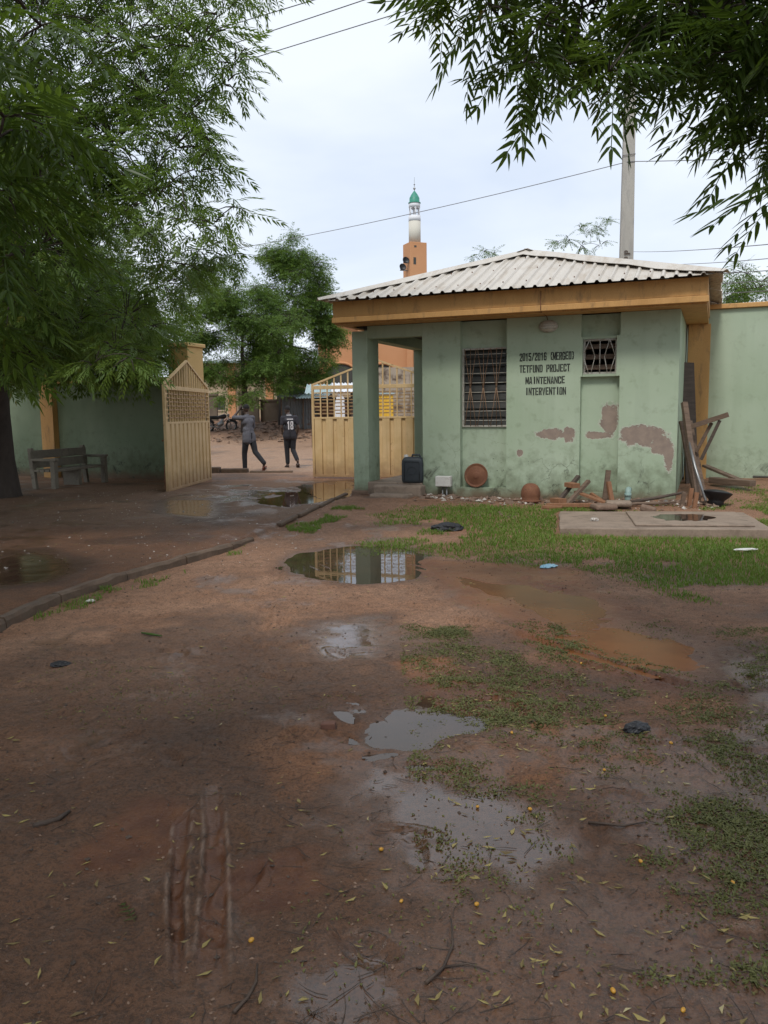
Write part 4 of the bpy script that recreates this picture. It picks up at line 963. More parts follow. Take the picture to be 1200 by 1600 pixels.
# tarpaulin scraps: crumpled plastic bags
def crumple(name, sx, sy, sz, mat, loc, seed, label, cat, rz=0.0):
    r = random.Random(seed); import bmesh
    bm = bmesh.new(); bmesh.ops.create_icosphere(bm, subdivisions=4, radius=1)
    ph = [(Vector((r.uniform(-1, 1), r.uniform(-1, 1), r.uniform(-1, 1))).normalized(), r.uniform(3, 9), r.uniform(0, 6)) for _ in range(9)]
    for v in bm.verts:
        n = v.co.normalized(); k = 1 + sum(.085 * abs(math.sin(n.dot(d) * fq + p)) for d, fq, p in ph) - .35
        v.co = Vector((n.x * sx * k, n.y * sy * k, max(n.z, -.25) * sz * k))
    me = bpy.data.meshes.new(name); bm.to_mesh(me); bm.free()
    o = meshobj(name, me, mat, loc, (0, 0, rz)); return tag(o, label, cat)
crumple('plastic_bag', .19, .12, .075, 'black', ground_pt(.84, 10.9, .012), 1, 'crumpled black plastic bag lying on the lawn edge', 'plastic bag')
crumple('plastic_bag', .06, .045, .030, 'black', ground_pt(1.25, 3.93, .006), 2, 'crumpled black plastic bag in the near weeds at the right', 'plastic bag', .3)
crumple('plastic_scrap', .09, .05, .02, 'bluebag', ground_pt(1.68, 8.28, .01), 3, 'pale blue plastic scrap between puddle and lawn', 'plastic scrap', .5)
crumple('plastic_scrap', .12, .035, .012, 'white', ground_pt(4.02, 9.0, .045), 4, 'flat white plastic strip lying in the grass at the right', 'plastic scrap', .1)
crumple('rag', .055, .04, .018, 'black', ground_pt(-2.11, 5.16, .006), 5, 'small flat black rag on the bare mud at the left', 'rag')
crumple('plastic_scrap', .035, .02, .012, 'white', ground_pt(-2.55, 6.95, .012), 6, 'small white scrap at the foot of the kerb', 'plastic scrap', .6)
o = MB().box(-.035, -.022, -.01, .04, .022, .03).build('brick_piece', 'brick', None, .006); o.location = ground_pt(-.298, 4.02, .004); o.rotation_euler = (.05, -.08, -.15); tag(o, 'lone dark brick fragment on the wet mud in mid yard', 'brick')
o = MB().tube([ground_pt(-1.80, 5.90, .012), ground_pt(-1.71, 5.85, .016), ground_pt(-1.63, 5.82, .012)], [.007, .010, .005], 6).build('green_stem', 'leafA', None); tag(o, 'short green stem lying on bare mud near the kerb', 'stem')

# rubble along the wall foot (stuff)
RV = []; RF = []; RM = []
def scatter_rocks(name, mat, n, fn, s0, s1, seed):
    r = np.random.default_rng(seed); base = np.array([(1, 0, 0), (-1, 0, 0), (0, 1, 0), (0, -1, 0), (0, 0, 1), (0, 0, -1)], float)
    fc = np.array([(0, 2, 4), (2, 1, 4), (1, 3, 4), (3, 0, 4), (2, 0, 5), (1, 2, 5), (3, 1, 5), (0, 3, 5)])
    V = []; F = []
    for i in range(n):
        x, y = fn(r); s = s0 + (s1 - s0) * r.random() ** 2.2
        k = base * r.uniform(.55, 1.2, (6, 1)) * s * np.array([1, .75, .5]); k += r.normal(0, .12 * s, (6, 3))
        a = r.uniform(0, 6.28); c, sn = math.cos(a), math.sin(a)
        k = k @ np.array([[c, sn, 0], [-sn, c, 0], [0, 0, 1]])
        V.append(k + (x, y, float(zat(np.array(x), np.array(y))) + .15 * s)); F.append(fc + 6 * i)
    return tag(np_mesh(name, np.concatenate(V), np.concatenate(F), mat), kind='stuff')
def along_wall(r):
    u = r.uniform(1.4, 6.3); v = -.12 - abs(r.normal(0, .30)); return wx(u, v)
tag(scatter_rocks('plaster_rubble', 'stonebit', 260, along_wall, .015, .07, 1), 'white flakes of fallen plaster along the foot of the guardhouse wall')
tag(scatter_rocks('brown_rubble', 'brownbit', 520, along_wall, .015, .10, 2), 'brown broken stones along the foot of the guardhouse wall')
def lawn_heap(r):
    if r.random() < .5: return 1.7 + r.normal(0, .35), 11.9 + r.normal(0, .22)
    return 2.0 + r.normal(0, .5), 11.0 + r.normal(0, .3)
tag(scatter_rocks('gravel', 'brownbit', 160, lawn_heap, .01, .05, 3), 'small stones strewn over the lawn edge')
tag(scatter_rocks('pebbles', 'brownbit', 5200, lambda r: (r.uniform(-2.9, 3.2), 2.0 + 9 * r.random() ** 1.3), .003, .010, 4), 'small pebbles bedded in the yard mud')
tag(scatter_rocks('mud_clods', 'twig', 3600, lambda r: (r.uniform(-2.9, 3.2), 1.9 + 7 * r.random() ** 1.5), .003, .014, 14), 'dark clods of mud and bark crumbs on the yard')
tag(scatter_rocks('road_rubble', 'brownbit', 900, lambda r: (r.uniform(-14, -3), r.uniform(43.6, 52)), .04, .24, 5), 'stones and rubble on the bank across the street')
tag(scatter_rocks('driveway_gravel', 'stonebit', 700, lambda r: (-7 + 6.2 * r.random(), r.uniform(8, 17)), .006, .022, 6), 'pale grit strewn on the shaded driveway')

# bench in the shade
bn = empty('bench', (-7.02, 17.5, -.05), math.atan2(1.9, .50), 'weathered pale bench with armrests in the tree shade by the left wall', 'bench')
# local x along the bench, y towards the wall (back)
for x in (0.02, 1.85):
    MB().box(x - .06, -.02, 0, x + .06, .09, .62).build('leg', 'bench', bn, .01); MB().bar((x, .52, 0), (x, .60, .90), .10, .09, upv=(1, 0, 0)).build('leg', 'bench', bn, .01)
    MB().box(x - .065, -.05, .623, x + .065, .60, .68).build('armrest', 'bench', bn, .01)
MB().box(.88, .05, 0, 1.0, .45, .385).build('leg', 'bench', bn, .01)
for k in range(4): MB().box(-.02, .0 + k * .13, .39, 1.90, .115 + k * .13, .44).build('seat_slat', 'bench', bn, .006)
for k in range(2): MB().bar((-.05, .54 + .03 * k, .56 + k * .2), (1.92, .54 + .03 * k, .56 + k * .2), .05, .18).build('back_slat', 'bench', bn, .006)

# ------------------------------------------------------------------ street
def bldg(name, x0, x1, y, d, z0, z1, mat, label, rz=0.0):
    e = empty(name, (x0, y, 0), rz, label, 'building'); MB().box(0, 0, z0, x1 - x0, d, z1).build('wall', mat, e); return e
mq = bldg('orange_building', -4.6, 9.5, 60, 14, .5, 8.2, 'terra', 'terracotta painted building with an arched opening behind the right gate leaf')
def arch(par, xc, w, zb, zs, mat='dark'):
    P_ = [(xc - w / 2, zb), (xc + w / 2, zb)] + [(xc + w / 2 * math.cos(t * math.pi / 12), zs + w / 2 * .8 * math.sin(t * math.pi / 12)) for t in range(13)]
    MB().prism(P_, -.03, .12).build('arch_opening', mat, par)
    rim = [(xc + (w / 2 + .12) * math.cos(t * math.pi / 12), -.06, zs + (w / 2 + .12) * .8 * math.sin(t * math.pi / 12)) for t in range(13)]
    MB().tube(rim, .10, 6).build('arch_rim', 'terra', par)
arch(mq, 1.6, 2.2, 1.2, 4.2); arch(mq, 4.6, 2.0, 1.2, 4.2); arch(mq, 10.5, 2.0, 1.2, 4.2)
MB().box(-.3, -.6, 8.203, 14.4, 14.4, 8.36).build('eave', 'whitewall', mq)
for x in (3.1, 6.6, 9.2): MB().box(x - .22, -.22, .5, x + .22, -.001, 8.2).build('pilaster', 'terra', mq)
b = MB(); n = 60
vv = []; ff = []
for i in range(n * 4 + 1):
    x = -.5 + i * 15.2 / (n * 4); h = (0, .05, .05, 0)[i % 4]; vv += [(x, -.8, 8.38 + h), (x, 7, 9.9 + h), (x, 14.6, 8.38 + h)]
for i in range(n * 4): ff += [(3 * i, 3 * i + 3, 3 * i + 4, 3 * i + 1), (3 * i + 1, 3 * i + 4, 3 * i + 5, 3 * i + 2)]
b.add(vv, ff).build('roof', 'teal', mq)
MB().box(.2, -.05, 1.2, 2.6, -.002, 3.0).build('lower_wall', 'cream', mq)
# cream buildings further left
cb = bldg('cream_building', -16.5, -8.9, 66, 8, .8, 5.6, 'cream', 'cream plastered house with orange corner columns seen under the street tree')
for x in (1.6, 4.5, 7.5): MB().box(x - .3, -.2, .8, x + .3, -.002, 5.6).build('column', 'terra', cb)
wd = MB().box(3.3, -.05, 1.95, 3.9, .02, 3.0).build('window', 'dark', cb); MB().box(3.22, -.08, 1.85, 3.98, -.03, 1.948).build('sill', 'cream', wd)
MB().box(-.4, -.6, 5.603, 8.0, 8.3, 5.8).build('roof', 'teal', cb)
MB().box(2.4, -.9, .8, 4.4, -.25, 1.35).build('step', 'concrete', cb)
cb2 = bldg('cream_building', -8.4, -5.2, 64, 6, .8, 5.0, 'cream', 'cream house front with an orange edge beside the shack')
MB().box(2.6, -.15, .8, 3.2, -.002, 5.0).build('column', 'terra', cb2); MB().box(-.3, -.5, 5.003, 3.5, 6.3, 5.2).build('roof', 'teal', cb2)
MB().box(1.0, -.04, 2.2, 1.9, .02, 3.6).build('window', 'dark', cb2)
# boundary piers and low walls across the street
def wallthing(x0, x1, y, z0, z1, lab, t=.35, mat='brownwall'):
    e = empty('street_wall', (x0, y, 0), 0, lab, 'wall'); L = x1 - x0
    MB().box(0, 0, z0, L, t, z1).build('wall', mat, e)
    MB().box(-.06, -.06, z1 + .002, L + .06, t + .06, z1 + .13).build('coping', mat, e); return e
wallthing(-11.35, -10.45, 52, .6, 2.75, 'brown rendered gate pier left of the motorcycle')
wallthing(-9.0, -7.75, 51.5, .6, 2.85, 'brown rendered pier directly behind the street tree trunk')
wallthing(-7.7, -6.6, 52, .6, 2.35, 'low brown wall running right from the street tree trunk')
wallthing(-6.55, -5.9, 51.2, .6, 2.95, 'brown pier at the right end of the low street wall')
# shack
sh = empty('shack', (-5.9, 48.0, .5), R(-6), 'makeshift zinc-walled shack with a patched roof beside the right gate leaf', 'shack')
b = MB(); 
def corr(par, x0, x1, y0, z0, y1, z1, mat, nm, pitch=.16, h=.03, vertical=False):
    n = max(2, int((x1 - x0) / pitch * 4)); v = []; f = []
    for i in range(n + 1):
        x = x0 + (x1 - x0) * i / n; k = h * math.sin(i * math.pi / 2 + .7)
        if vertical: v += [(x, y0 + k, z0), (x, y1 + k, z1)]
        else: v += [(x, y0, z0 + k), (x, y1, z1 + k)]
    for i in range(n): f.append((2 * i, 2 * i + 2, 2 * i + 3, 2 * i + 1))
    o = MB().add(v, f).build(nm, mat, par); m_ = o.modifiers.new('solid', 'SOLIDIFY'); m_.thickness = .012; return o
for k, (x0, x1, mt) in enumerate(((0, .85, 'zinc'), (.87, 1.7, 'zinc'), (1.72, 2.6, 'wood'))): corr(sh, x0, x1, random.uniform(0, .05), -.6, random.uniform(0, .05), 2.0, mt, 'wall_sheet', vertical=True)
corr(sh, -.05, 2.6, 2.4, -.6, 2.4, 2.5, 'zinc', 'wall_sheet', vertical=True)
corr(sh, -.15, 1.1, -.5, 2.02, 2.6, 2.55, 'zinc', 'roof_sheet'); corr(sh, 1.0, 2.8, -.7, 1.93, 2.6, 2.50, 'teal', 'roof_sheet')
for x in (.02, 1.3, 2.58): MB().tube([(x, -.12, -.6), (x + .03, -.10, 2.0)], .05, 6).build('post', 'wood', sh)
# stall behind the gate with a pale sheet roof and hanging cloth
stl = empty('market_stall', (-3.25, 38.0, 0), R(3), 'dark roadside stall with pale sheet roof seen through the right gate lattice', 'stall')
for x, y in ((0, 0), (1.85, 0), (0, 2), (1.85, 2)): MB().tube([(x, y, -.1), (x, y, 2.55)], .05, 6).build('post', 'darkwood', stl)
corr(stl, -.3, .95, -.5, 2.45, 2.3, 2.95, 'teal', 'roof_sheet'); corr(stl, 0.9, 2.1, -.6, 2.5, 2.3, 3.0, 'whitewall', 'roof_sheet')
for rI in range(7):
    for cI in range(8):
        x = .05 + cI * .41 + (.2 if rI % 2 else 0)
        if x + .38 < 1.95: MB().box(x, 1.6, -.05 + rI * .3, x + .38, 1.8, .22 + rI * .3).build('block', 'blockbrown', stl)
MB().box(.05, 1.82, -.1, 1.9, 1.95, 2.3).build('back_wall', 'dark', stl)
MB().box(.1, .2, -.1, 1.8, .7, .9).build('counter', 'darkwood', stl)
o = crumple('hanging_cloth', .20, .06, .62, 'whitewall', (-1.95, 37.6, 1.75), 12, 'white cloth hanging in the roadside stall behind the gate', 'cloth')
for v in o.data.vertices: v.co.z = v.co.z if v.co.z > 0 else v.co.z * 3
# stained wall and yellow kiosk seen through the porch
sw = empty('stained_wall', (-.8, 46, 0), R(-2), 'stained grey block wall beyond the gate seen through the porch', 'wall')
for r_i in range(9):
    for c_i in range(11):
        x = c_i * .92 + (.46 if r_i % 2 else 0)
        MB().box(x + .008, random.uniform(-.012, .012), -.1 + r_i * .46, x + .912, .3, .352 + r_i * .46).build('block', 'stainwall', sw)
MB().box(.0, .03, -.1, 10.4, .29, 4.03).build('mortar', 'stainwall', sw)
kk = empty('yellow_kiosk', (-.42, 41, 0), R(4), 'bright yellow panelled kiosk seen through the lattice of the right gate leaf', 'kiosk')
MB().box(0, 0, -.1, .95, 1.2, 2.45).build('body', 'yellowbox', kk, .01)
for k in range(6): MB().box(.04 + k * .15, -.025, .3, .13 + k * .15, -.002, 2.35).build('rib', 'yellowbox', kk)
MB().box(.35, -.035, .95, .78, -.027, 1.3).build('notice', 'white', kk); MB().box(.42, -.043, 1.02, .70, -.037, 1.2).build('hatch', 'dark', kk)
MB().box(-.06, -.1, 2.453, 1.01, 1.3, 2.52).build('roof', 'teal', kk)

# minaret
mn = empty('minaret', (3.02, 75, 0), R(22), 'slender minaret with green pointed dome on an orange base above the guardhouse roof', 'minaret')
MB().box(-.80, -.80, .5, .80, .80, 16.42).build('base', 'terra', mn, .03)
MB().lathe([(.53, 16.42), (.53, 18.32)], 24).build('shaft', 'creamwall', mn)
MB().lathe([(.535, 18.321), (.53, 18.80)], 24).build('parapet', 'whitewall', mn)
for k in range(6):
    a = k * math.pi / 3 + .3; MB().tube([(.44 * math.cos(a), .44 * math.sin(a), 18.78), (.44 * math.cos(a), .44 * math.sin(a), 19.35)], .055, 8).build('column', 'whitewall', mn)
    a2 = a + math.pi / 6
    P_ = [(-.24, .28), (-.24, .0), (-.17, .16), (0, .26), (.17, .16), (.24, 0), (.24, .28)]
    MB().prism(P_, -.03, .03, Matrix.Translation((.41 * math.cos(a2), .41 * math.sin(a2), 19.24)) @ Matrix.Rotation(a2 + math.pi / 2, 4, 'Z')).build('arch', 'whitewall', mn)
MB().lathe([(.16, 18.7), (.16, 19.5)], 10).build('core', 'whitewall', mn)
MB().lathe([(.50, 19.5), (.50, 19.86)], 24).build('drum', 'whitewall', mn)
MB().lathe([(.54, 19.861), (.55, 19.93), (.45, 19.95), (.44, 20.33), (.42, 20.36), (.28, 20.62), (.10, 20.86), (.03, 20.95)], 24).build('dome', 'dome', mn)
MB().lathe([(.03, 20.9), (.03, 21.02), (.11, 21.1), (.11, 21.16), (.03, 21.26), (.02, 21.42), (.08, 21.47), (.02, 21.53), (.012, 22.1)], 10).build('finial', 'metal', mn)
for x, z, y in ((-1.12, 14.75, -.2), (-1.45, 14.15, -.25)):
    MB().lathe([(.10, .0), (.12, .12), (.30, .36), (.32, .40), (.26, .34), (.06, .2)], 14, m=Matrix.Translation((x, y, z)) @ Matrix.Rotation(R(75), 4, 'X')).build('loudspeaker', 'black', mn)
MB().box(-1.5, -.2, 14.0, -.805, -.1, 14.08).build('bracket', 'metal', mn)
MB().box(-.5, -.812, 14.5, -.25, -.803, 15.1).build('stain_slot', 'dark', mn); MB().box(-.42, -.81, 15.95, -.2, -.803, 16.12).build('stain_slot', 'dark', mn)

# utility pole and wires
po = empty('utility_pole', (6.40, 22, 0), R(-10), 'tall tapering concrete utility pole behind the guardhouse roof', 'utility pole')
v = []; f = []
for i, (z, a, c) in enumerate(((-.3, .215, .17), (5.0, .17, .14), (14.5, .10, .09))):
    v += [(-a, -c, z), (-a * .9, -c * 1.08, z), (a * .9, -c * 1.08, z), (a, -c, z), (a, c, z), (-a, c, z)]
for i in range(2):
    for k in range(6): f.append((i * 6 + k, i * 6 + (k + 1) % 6, i * 6 + 6 + (k + 1) % 6, i * 6 + 6 + k))
f.append(tuple(range(6))[::-1]); f.append(tuple(12 + k for k in range(6)))
MB().add(v, f).build('shaft', 'polecrete', po)
MB().box(-.9, -.22, 13.6, .9, -.12, 13.75).build('crossarm', 'polecrete', po)
# moulded letters running up the pole
Mv = Matrix.Translation((.075, -.172, 5.05)) @ Matrix.Rotation(R(-90), 4, 'Y')
lettering('NIPP', 0, .62, 0, .15, po, 'darkwood', Mv, y=0, name='lettering', gap=.35)
MB().tube([(-.155, -.16, 7.98), (.15, -.16, 8.0), (.15, .13, 8.0), (-.15, .13, 7.98), (-.155, -.16, 7.98)], .01, 5).build('band', 'metal', po)
def wire(pts, sag, lab, grp='overhead wires', r=.008):
    P_ = []
    for a, c in zip(pts[:-1], pts[1:]):
        a = Vector(a); c = Vector(c)
        for i in range(17):
            t = i / 16; P_.append(a.lerp(c, t) - Vector((0, 0, sag * 4 * t * (1 - t))))
    o = MB().tube(P_, r, 5).build('overhead_wire', 'wire', None); return tag(o, lab, 'wire', grp)
wire([(-9.5, 36, 8.1), (6.36, 21.85, 7.82), (20, 20.5, 8.3)], .22, 'single overhead wire crossing in front of the minaret to the pole', r=.0105)
wire([(-9, 19.8, 7.92), (8, 8.6, 7.62)], .04, 'lowest of the three parallel overhead wires at the top left')
wire([(-9, 20.9, 8.75), (8, 6.5, 7.03)], .04, 'middle of the three parallel overhead wires at the top left')
wire([(-9, 21.5, 9.65), (8, 5.0, 6.15)], .04, 'uppermost of the three parallel overhead wires at the top left')
wire([(11.5, 40, 9.0), (6.0, 10, 3.55)], .1, 'thin wire at the right running over the boundary wall', r=.009)
wire([(12.5, 40, 8.4), (7.0, 12, 3.75)], .1, 'second thin wire at the right just above the boundary wall', r=.009)

# ------------------------------------------------------------------ people
def cap_mesh(caps):
    """union of tapered capsules as one MB"""
    b = MB()
    for (p, r0, q, r1) in caps:
        p = Vector(p); q = Vector(q); ax = (q - p); L = max(ax.length, 1e-4); ax.normalize()
        pts = []; rad = []
        for t in (90, 60, 30): pts.append(p - ax * r0 * math.sin(R(t))); rad.append(max(r0 * math.cos(R(t)), .001))
        for t in range(0, 5): pts.append(p.lerp(q, t / 4)); rad.append(r0 + (r1 - r0) * t / 4)
        for t in (30, 60, 90): pts.append(q + ax * r1 * math.sin(R(t))); rad.append(max(r1 * math.cos(R(t)), .001))
        b.tube(pts, rad, 12)
    return b
def blob(name, caps, vox, mat, parent, smooth=4, sc=None, extra=None):
    b = cap_mesh(caps)
    if extra:
        for c, r in extra:
            m = Matrix.Translation(c) @ Matrix.Diagonal((*r, 1)); b.lathe([(math.cos(t), math.sin(t)) if abs(t) < 1.57 else (.001, math.copysign(1, t)) for t in np.linspace(-math.pi / 2, math.pi / 2, 11)], 16, m=m)
    o = b.build(name, mat, None)
    m = o.modifiers.new('remesh', 'REMESH'); m.mode = 'VOXEL'; m.voxel_size = vox; m.use_smooth_shade = True
    s_ = o.modifiers.new('smooth', 'SMOOTH'); s_.factor = .5; s_.iterations = smooth
    dg = bpy.context.evaluated_depsgraph_get(); me = bpy.data.meshes.new_from_object(o.evaluated_get(dg)); old = o.data
    o.modifiers.clear(); o.data = me; me.name = name; bpy.data.meshes.remove(old)
    me.polygons.foreach_set('use_smooth', [True] * len(me.polygons))
    if not me.materials: me.materials.append(Mt[mat])
    if parent: o.parent = parent
    return o
def hand(wrist, fwd, side, curl=.6):
    """palm and five fingers as capsules; side points to the thumb"""
    w = Vector(wrist); f = Vector(fwd).normalized(); s_ = Vector(side).normalized(); n = f.cross(s_).normalized(); c = [(w, .024, w + f * .05, .030)]
    palm = w + f * .075
    for k, (o_, l) in enumerate(((.030, .066), (.010, .074), (-.010, .068), (-.030, .054))):
        a = palm + s_ * o_; b1 = a + f * l * .55; b2 = b1 + (f * math.cos(curl) + n * math.sin(curl)) * l * .5
        c += [(w + f * .04 + s_ * o_ * .8, .016, a, .0135), (a, .0115, b1, .0105), (b1, .0105, b2, .008)]
    t0 = w + f * .03 + s_ * .03; t1 = t0 + (f * .6 + s_ * .7).normalized() * .04; c += [(t0, .014, t1, .012), (t1, .012, t1 + f * .03, .009)]
    return c
def person(loc, rz, label, J, shirt_mat, shirt_len, sole_mat, sleeve):
    e = empty('person', loc, rz, label, 'person')
    V_ = {k: Vector(v) for k, v in J.items()}
    sp = [V_['pelvis'], V_['waist'], V_['chest'], V_['neck'], V_['head']]
    sh_l, sh_r = V_['shl'], V_['shr']
    body = [(sp[0] + Vector((-.06, 0, 0)), .105, sp[0] + Vector((.06, 0, 0)), .105), (sp[0], .115, sp[1], .105), (sp[1], .105, sp[2], .125), (sp[2] + Vector((-.07, 0, 0)), .105, sp[2] + Vector((.07, 0, 0)), .105),
            (sp[2], .11, sp[3], .06), (sp[3], .056, sp[4] - Vector((0, 0, .06)), .052), (sh_l, .058, sh_r, .058)]
    for s_ in 'lr':
        body += [(V_['sh' + s_], .055, V_['el' + s_], .042), (V_['el' + s_], .040, V_['wr' + s_], .026)]
        body += [(V_['hip' + s_], .085, V_['kn' + s_], .058), (V_['kn' + s_], .056, V_['an' + s_], .036)]
        an, toe = V_['an' + s_], V_['to' + s_]; d = (toe - an); heel = an - Vector((d.x, d.y, 0)).normalized() * .05 + Vector((0, 0, toe.z - an.z + .01)) * .8
        body += [(heel, .032, an.lerp(toe, .55) + Vector((0, 0, -.004)), .034), (an, .035, an.lerp(toe, .6), .034), (an.lerp(toe, .6), .034, toe, .024)]
        el, wr = V_['el' + s_], V_['wr' + s_]; fd = (wr - el).normalized(); sd = Vector((0, 1, .2)) if 'thumb' + s_ not in V_ else V_['thumb' + s_]
        body += hand(wr, fd, (sd - fd * sd.dot(fd)))
    H_ = sp[4]; hf = V_.get('look', Vector((0, 1, 0))).normalized()
    head = [(H_ + Vector((0, -.01, 0)), Vector((.078, .098, .112))), (H_ + hf * .035 - Vector((0, 0, .06)), Vector((.055, .06, .06)))]
    rt_ = Vector((hf.y, -hf.x, 0))
    head += [(H_ + rt_ * .078 - Vector((0, 0, .012)), Vector((.012, .022, .032))), (H_ - rt_ * .078 - Vector((0, 0, .012)), Vector((.012, .022, .032)))]
    head += [(H_ + hf * .102 - Vector((0, 0, .015)), Vector((.016, .02, .022))), (H_ + hf * .088 - Vector((0, 0, .062)), Vector((.028, .016, .010)))]
    bo = blob('body', body, .0105, 'skin', e, 3, extra=head)
    for k in (-1, 1):
        MB().lathe([(.001, -.011), (.009, -.006), (.011, 0), (.009, .006), (.001, .011)], 8, m=Matrix.Translation(H_ + hf * .088 + rt_ * .032 * k + Vector((0, 0, .008)))).build('eye', 'white', bo)
    hr = blob('hair', [], .009, 'hair', e, 2, extra=[(H_ + Vector((0, 0, .028)) - hf * .018, Vector((.084, .096, .094)))])
    # trousers
    tr = [(V_['pelvis'] + Vector((-.06, 0, .06)), .118, V_['pelvis'] + Vector((.06, 0, .06)), .118), (V_['pelvis'] + Vector((0, 0, -.03)), .125, V_['pelvis'] + Vector((0, 0, .08)), .118)]
    for s_ in 'lr':
        a = V_['an' + s_]; k_ = V_['kn' + s_]; end = k_.lerp(a, .86 if shirt_mat == 'jersey' else .97)
        tr += [(V_['hip' + s_], .105, k_, .074), (k_, .074, end, .062)]
    blob('trousers', tr, .011, 'trouser', e, 3)
    top = [(sp[1], .122, sp[2], .138), (sp[2] + Vector((-.075, 0, 0)), .118, sp[2] + Vector((.075, 0, 0)), .118), (sh_l, .068, sh_r, .068), (sp[2], .12, sp[3] - Vector((0, 0, .03)), .075),
           (sp[1] + Vector((-.05, 0, 0)), .118, sp[1] + Vector((.05, 0, 0)), .118), (sp[0] + Vector((-.07, 0, .02)), .128, sp[1], .12), (sp[0] + Vector((.07, 0, .02)), .128, sp[1], .12),
           (sp[0] + Vector((-.075, -.01, -shirt_len)), .128, sp[0] + Vector((-.06, 0, .05)), .125), (sp[0] + Vector((.075, -.01, -shirt_len)), .128, sp[0] + Vector((.06, 0, .05)), .125)]
    for s_ in 'lr': top += [(V_['sh' + s_], .070, V_['sh' + s_].lerp(V_['el' + s_], sleeve), .060)]
    ts = blob('jersey' if shirt_mat == 'jersey' else 'shirt', top, .011, shirt_mat, e, 4)
    for s_ in 'lr':
        an, toe = V_['an' + s_], V_['to' + s_]; d = Vector((toe.x - an.x, toe.y - an.y, 0)); d.normalize(); full = (toe - an).normalized()
        heel = an - d * .05; heel.z = toe.z + (an.z - .075 - toe.z) if an.z < .12 else an.z - .07
        dn_ = Vector((0, 0, -.03)); b = MB(); b.bar(heel + dn_ * .4, toe + full * .03 + dn_ * .5, .10, .028); so_ = b.build('sandal', sole_mat, e, .012)
        MB().tube([heel.lerp(toe, .62) + Vector((-.055, 0, .0)), heel.lerp(toe, .6) + Vector((0, 0, .055)), heel.lerp(toe, .62) + Vector((.055, 0, .0))], .014, 6).build('strap', sole_mat, so_)
    return e, ts
P1 = person((-3.62, 22.2, -.02), R(48), 'man in grey shirt and black trousers striding away, one hand raised to his head',
    dict(pelvis=(0, 0, .95), waist=(0, .02, 1.12), chest=(0, .05, 1.34), neck=(0, .06, 1.53), head=(0, .10, 1.70), shl=(-.19, .05, 1.45), shr=(.19, .06, 1.45),
         ell=(-.30, .27, 1.46), wrl=(-.13, .22, 1.66), elr=(.25, .12, 1.18), wrr=(.20, .36, 1.06), hipl=(-.09, 0, .92), knl=(-.09, .10, .50), anl=(-.09, .10, .085), tol=(-.10, .27, .03),
         hipr=(.09, 0, .92), knr=(.09, -.14, .53), anr=(.09, -.50, .24), tor=(.09, -.44, .06), thumbl=(1, 0, .2), thumbr=(-.3, .4, 1), look=(-.1, 1, 0)), 'greyshirt', .10, 'sandal', .92)
P2 = person((-2.70, 23.8, -.02), R(14), 'person in a black football jersey numbered 18 walking away through the gateway',
    dict(pelvis=(0, 0, .95), waist=(0, 0, 1.12), chest=(0, .01, 1.34), neck=(-.01, .05, 1.52), head=(-.04, .12, 1.66), shl=(-.19, .02, 1.43), shr=(.19, .0, 1.44),
         ell=(-.23, -.02, 1.15), wrl=(-.19, .20, 1.02), elr=(.25, -.05, 1.15), wrr=(.20, .03, .88), hipl=(-.09, 0, .92), knl=(-.08, .07, .50), anl=(-.07, .05, .085), tol=(-.10, .22, .03),
         hipr=(.09, 0, .92), knr=(.09, .02, .50), anr=(.17, -.30, .20), tor=(.19, -.20, .05), look=(-.3, 1, -.2)), 'jersey', .06, 'sandal2', .62)
js = P2[1]
ymin = min(v.co.y for v in js.data.vertices if 1.1 < v.co.z < 1.4 and abs(v.co.x) < .1)
lettering('18', -.085, .105, 1.10, 1.335, js, 'jerseywhite', None, ymin - .006, 'number', 0, .14)
nb = MB()
for k in range(6): nb.add([(-.085 + k * .03, ymin - .005, 1.375), (-.062 + k * .03, ymin - .005, 1.375), (-.062 + k * .03, ymin - .003, 1.41), (-.085 + k * .03, ymin - .003, 1.41)], [(0, 1, 2, 3)])
nb.build('name_print', 'jerseywhite', js)
MB().tube([(.065 * math.cos(t * .5236) - .005, .03 + .06 * math.sin(t * .5236), 1.505) for t in range(13)], .014, 6).build('collar', 'jerseywhite', js)

# ------------------------------------------------------------------ motorcycle across the street
mx_, my_ = -9.35, 47.2
mc = empty('motorcycle', (mx_, my_, float(zat(np.array(mx_), np.array(my_))) - .02), R(12), 'dark motorcycle parked on the rubble bank behind the yellow gate post', 'motorcycle')
for x, nm in ((-.62, 'wheel'), (.66, 'wheel')):
    wh = MB().tube([(x + .29 * math.cos(t * math.pi / 12), 0, .31 + .29 * math.sin(t * math.pi / 12)) for t in range(25)], .045, 8).build('wheel', 'rubber', mc)
    MB().tube([(x + .235 * math.cos(t * math.pi / 12), 0, .31 + .235 * math.sin(t * math.pi / 12)) for t in range(25)], .016, 6).build('rim', 'metal', wh)
    b = MB()
    for k in range(10): a = k * math.pi / 5; b.tube([(x, 0, .31), (x + .23 * math.cos(a), 0, .31 + .23 * math.sin(a))], .006, 4)
    b.build('spokes', 'metal', wh); MB().tube([(x, -.09, .31), (x, .09, .31)], .04, 10).build('hub', 'metal', wh)
b = MB(); b.tube([(-.62, .09, .33), (-.15, .08, .42), (.35, .0, .78)], .022, 6); b.tube([(-.62, -.09, .33), (-.15, -.08, .42), (.05, -.07, .35), (.42, 0, .72)], .022, 6); b.tube([(-.75, .07, .70), (-.1, .06, .70), (.40, 0, .80)], .02, 6); b.build('frame', 'black', mc)
for s_ in (-.075, .075): MB().tube([(.66, s_, .31), (.52, s_, .66), (.43, s_ * .9, .95)], [.026, .028, .024], 8).build('fork', 'metal', mc)
